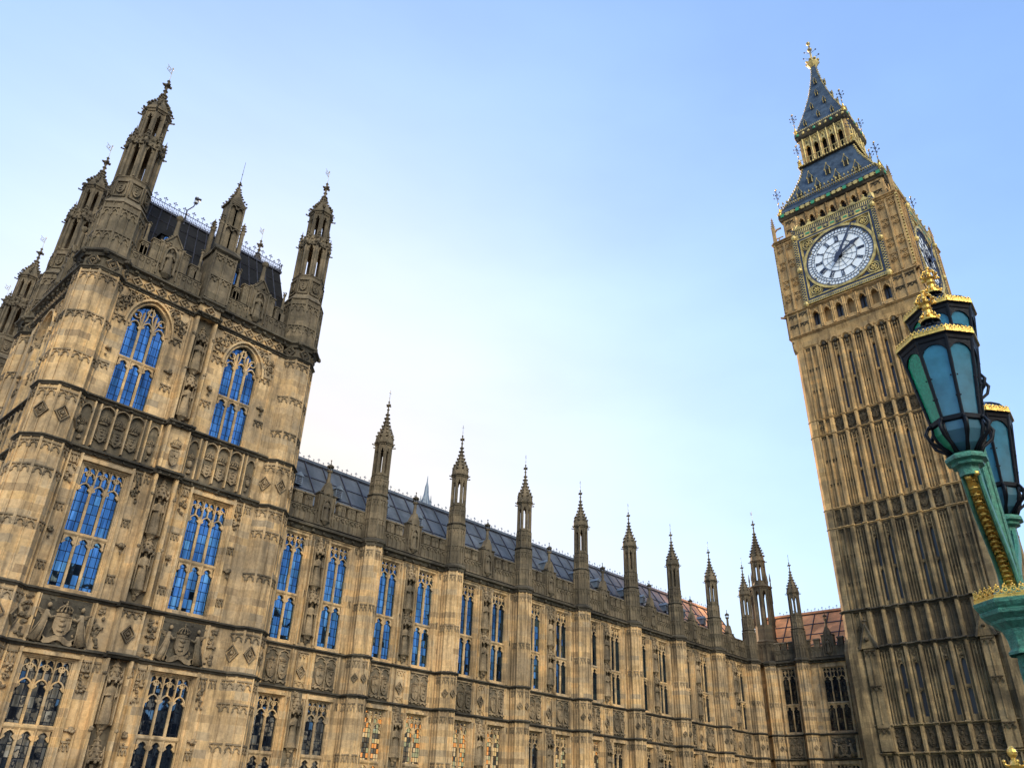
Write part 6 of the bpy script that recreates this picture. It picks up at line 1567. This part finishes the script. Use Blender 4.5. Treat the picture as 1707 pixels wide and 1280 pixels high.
def bracket(s_):
    """curved arm from the crowned collar out to a side lantern: green channel whose outer face carries a gilt chain of leaves between two rails"""
    mb = MB(); P0 = (s_ * .09, ZK - .02); P1 = (s_ * .16, ZK + .30); P2 = (s_ * (LE - .14), ZC - .50); P3 = (s_ * (LE - .01), ZC - .15)
    def bz_(t):
        u = 1 - t; return tuple(u ** 3 * a + 3 * u * u * t * b + 3 * u * t * t * c + t ** 3 * d for a, b, c, d in zip(P0, P1, P2, P3))
    N = 20; pts = [bz_(i / N) for i in range(N + 1)]
    def fr(i):
        a, b = pts[max(i - 1, 0)], pts[min(i + 1, N)]; L = math.hypot(b[0] - a[0], b[1] - a[1]); tx, tz = (b[0] - a[0]) / L, (b[1] - a[1]) / L
        return (tz * s_, -tx * s_)               # outward (away from the column, downwards)
    def sweep(sec, mat):                          # sec: closed outline of (outward, y)
        n = len(sec); vs = []
        for i, (x, z) in enumerate(pts):
            ox, oz = fr(i)
            for o_, y in sec: vs.append((x + ox * o_, y, z + oz * o_))
        fs = [(i * n + k, i * n + (k + 1) % n, (i + 1) * n + (k + 1) % n, (i + 1) * n + k) for i in range(N) for k in range(n)]
        mb.add(vs, fs, mat)
    for q in (-1, 1):
        sweep([(-.07, q * .042), (-.07, q * .070), (.020, q * .070), (.034, q * .062), (.034, q * .050), (.020, q * .042)][::q], 0)
        sweep([(.036, q * .058), (.046, q * .055), (.036, q * .050)][::q], 0)
    sweep([(-.05, -.042), (-.05, .042), (.0, .042), (.0, -.042)], 0)
    sweep([(.0, -.040), (.0, .040), (.006, .040), (.006, -.040)], 1)
    for i in range(0, N):
        x, z = pts[i]; ox, oz = fr(i); x2, z2 = pts[i + 1]; xm, zm = (x + x2) / 2, (z + z2) / 2
        tx, tz = (x2 - x), (z2 - z)
        mb.path([(x + ox * .012, -.030, z + oz * .012), (xm + ox * .03, -.016, zm + oz * .03), (xm + ox * .034, 0, zm + oz * .034), (xm + ox * .03, .016, zm + oz * .03), (x + ox * .012, .030, z + oz * .012)], .010, 6, 1)
        mb.blob(xm + ox * .012, 0, zm + oz * .012, .016, .016, .018, 1, .15)
        for q in (-1, 1): mb.blob(x + ox * .014, q * .028, z + oz * .014, .012, .011, .017, 1, .15)
    for k in range(7): mb.blob(P3[0] + s_ * rnd.uniform(.0, .05), rnd.uniform(-.05, .05), P3[1] + rnd.uniform(-.03, .02), .022, None, None, 1, .3)
    return mb
me_bk = bracket(-1).mesh('bracket', ['green', 'gold']); part('bracket', me_bk, lamp, (0, 0, 1.5)); part('bracket', me_bk, lamp, (0, 0, 1.5), pi)
def standard():
    mb = MB()
    mb.lathe(0, 0, [(r * OC, z) for r, z in [(.075, ZK + .02), (.07, ZK + .3), (.06, ZC + DH - .12)]], 8, 0)
    for k in range(8):
        t = pi / 8 + k * pi / 4
        mb.tube((.08 * cos(t), .08 * sin(t), ZK), (.066 * cos(t), .066 * sin(t), ZC + DH - .12), .012, .012, 5, 0, False)
    mb.lathe(0, 0, [(r * OC, z) for r, z in [(.085, -1.5), (.12, 1.26), (.14, 1.215), (.14, 1.235), (.12, 1.25), (.125, 1.32), (.15, 1.40), (.205, 1.445), (.21, 1.465), (.225, 1.475), (.262, 1.50), (.268, 1.525), (.26, 1.535), (.275, 1.55), (.292, 1.575), (.296, 1.60), (.28, 1.61), (.1, ZK)]][1:], 8, 0)
    mb.lathe(0, 0, [(.092 * OC, .0), (.092 * OC, 1.21)], 8, 1)
    mb.lathe(0, 0, [(r * OC, z) for r, z in [(.26, -1.5), (.26, -.9), (.22, -.85), (.2, -.4), (.15, -.3), (.13, -.1), (.10, .0)]], 8, 0)
    q = random.Random(3)
    for Mx in facets(0, 0, .092):
        f = MB()
        for k in range(60): f.blob(q.uniform(-.03, .03), -.0, .02 + k * .0195, .012, .006, .016, 1, .4)
        mb.merge(f, Mx)
    return mb
part('column', standard().mesh('column', ['green', 'greenrelief']), lamp, (0, 0, 1.5))
def coronet():
    mb = MB(); a = .272
    for Mx in facets(0, 0, a):
        f = MB(); hw = a * math.tan(pi / 8); n = 4
        f.box(-hw - .003, hw + .003, -.012, .006, 1.595, 1.625, 0); f.box(-hw, hw, -.016, .004, 1.625, 1.633, 0)
        for k in range(n):
            x = -hw + (k + .5) * 2 * hw / n
            ring(f, x, 1.662, .020, .010, -.009, .004, 0, 10); f.blob(x, -.004, 1.662, .007, None, None, 0, .1)
            for dx, dz in ((0, .042), (-.011, .028), (.011, .028)): f.blob(x + dx, -.003, 1.662 + dz, .009, .007, .010, 0, .15)
            f.blob(x + hw / n, -.003, 1.655, .009, .007, .016, 0, .15)
        mb.merge(f, Mx)
    return mb
part('coronet', coronet().mesh('coronet', ['gold']), lamp, (0, 0, 1.5))

# small green post with a gilt finial on the bridge parapet
def post():
    mb = MB()
    mb.lathe(0, 0, [(r * OC, z) for r, z in [(.12, -.8), (.12, -.2), (.15, -.17), (.15, -.13), (.115, -.11), (.11, -.04), (.085, .06), (.05, .16), (.03, .26), (.026, .32)]], 8, 0)
    mb.lathe(0, 0, [(.03, .30), (.034, .32), (.025, .335), (.03, .40), (.04, .42), (.045, .43)], 8, 1)
    for k in range(4):
        t = k * pi / 2 + .5; mb.path([(.03 * cos(t), .03 * sin(t), .42), (.065 * cos(t), .065 * sin(t), .43), (.07 * cos(t), .07 * sin(t), .45)], .012, 5, 1); mb.blob(.07 * cos(t), .07 * sin(t), .455, .016, None, None, 1, .2)
    mb.lathe(0, 0, [(.04, .43), (.018, .46), (.018, .48), (.032, .50), (.036, .52), (.028, .54), (.01, .56)], 8, 1)
    return mb
solo('finial_post', post().mesh('finial_post', ['green', 'gold']), (7.32, 1.645, .02), "small green cone-capped post with gold finial at the bottom right edge", "post")

# ================================================================== small things on the roofs
def camera_mast():
    mb = MB(); mb.path([(0, 0, 0), (-.05, 0, 1.3), (.22, 0, 1.75), (.3, 0, 2.1)], [.04, .04, .035, .03], 6, 0)
    mb.box(.2, .4, -.12, .12, 2.05, 2.15, 1); mb.lathe(.3, 0, [(.1, 2.1), (.12, 2.25), (.1, 2.38), (.05, 2.42)], 8, 1); mb.tube((.15, -.1, 2.28), (.45, -.25, 2.22), .07, .07, 8, 0); mb.blob(.3, 0, 2.5, .08, None, None, 1)
    for k in range(3): mb.box(-.09, .02, -.05, .05, .3 + k * .35, .38 + k * .35, 0)
    return mb
solo('camera_mast', camera_mast().mesh('camera_mast', ['iron', 'white']), (12.35, 36.95, 27.6), "bent mast with a small camera head behind the pavilion's roof cresting", "security camera")
def ladder():
    mb = MB()
    for s_ in (-.22, .22): mb.tube((s_, 0, 0), (s_, 2.9, 4.25), .03, .03, 5, 0)
    for k in range(16): t = (k + .5) / 16; mb.tube((-.22, 2.9 * t, 4.25 * t), (.22, 2.9 * t, 4.25 * t), .02, .02, 4, 0)
    for x in (-.7, .0, .55):
        mb.path([(x, 2.9, 4.2), (x + .12, 3.0, 5.5), (x + .4, 3.1, 4.3)], .014, 4, 0)
    return mb
solo('roof_ladder', ladder().mesh('roof_ladder', ['iron']), (22.0, 36.85, 14.25), "thin metal ladder lying up the blue roof beside the pavilion", "ladder")
def spotlight():
    mb = MB(); mb.tube((0, 0, -1.2), (0, 0, .1), .03, .03, 6, 0); mb.lathe(0, 0, [(.12, .05), (.2, .12), (.16, .2), (.05, .25)], 10, 1); mb.lathe(0, 0, [(.1, .3), (.2, .38), (.14, .5), (.03, .55)], 10, 1); return mb
solo('roof_floodlight', spotlight().mesh('roof_floodlight', ['iron', 'white']), (46.6, 36.6, 15.45), "small white floodlight on a stalk behind the merlons of the long range", "floodlight")
def far_spire():
    mb = MB()
    mb.lathe(0, 0, [(2.2, 0), (2.2, 18), (2.5, 18.4), (2.0, 18.6)], 8, 0)
    for k in range(8): t = pi / 8 + k * pi / 4; mb.lathe(1.9 * cos(t), 1.9 * sin(t), [(.28, 18), (.25, 26.5), (.4, 26.7), (.02, 29.0)], 6, 0)
    mb.v = [(x * .62, y * .62, z) for x, y, z in mb.v]
    mb.lathe(0, 0, [(1.3, 26.2), (1.4, 26.6), (.9, 28.0), (.55, 29.4), (.4, 31), (.15, 32), (.05, 33.5)], 8, 0); return mb
solo('distant_spire', far_spire().mesh('distant_spire', ['lead']), (105.4, 124.0, 31.0), "pale distant lantern spire peeping over the range's roof ridge", "spire")

# ================================================================== ground, bridge and the buildings across the street
def plane(x0, x1, y0, y1, z):
    mb = MB(); mb.quad((x0, y0, z), (x1, y0, z), (x1, y1, z), (x0, y1, z)); return mb
struct('ground', plane(-1500, 1500, -1500, 1500, GZ - .02).mesh('ground', ['paving']))
struct('lawn', plane(21, 71, 10, 34, GZ).mesh('lawn', ['grass']))
struct('road', plane(-60, 200, -14, .6, GZ + .01).mesh('road', ['asphalt']))
def pave(): mb = MB(); mb.box(-60, 66, .6, 3.2, GZ - .1, GZ + .14); return mb
struct('pavement', pave().mesh('pavement', ['paving']))
def across():
    """long office block on the far side of the street: bays of bronze-framed windows and a stepped roof"""
    mb = MB(); y = -30
    mb.box(-20, 120, y - 20, y, GZ, 12, 0); mb.add([(-20, y, 12), (120, y, 12), (120, y - 20, 12), (-20, y - 20, 12), (-20, y - 6, 16), (120, y - 6, 16), (120, y - 14, 16), (-20, y - 14, 16)], [(0, 1, 5, 4), (1, 2, 6, 5), (2, 3, 7, 6), (3, 0, 4, 7), (4, 5, 6, 7)], 1)
    for i in range(36):
        x = -19 + i * 3.9
        mb.box(x - .5, x + .5, y, y + .7, GZ, 12.4, 0)
        for k in range(3): mb.box(x + .8, x + 3.1, y - .05, y + .06, .5 + k * 3.7, 3.2 + k * 3.7, 2)
        if i % 3 == 0: mb.box(x - .7, x + .7, y - 6, y - 4, 15, 20, 1)
    return mb
solo('office_block', across().mesh('office_block', ['pale', 'slate', 'slit']), (0, 0, 0), "long stone office block across the street behind the viewer, seen only in the window reflections", "office building")
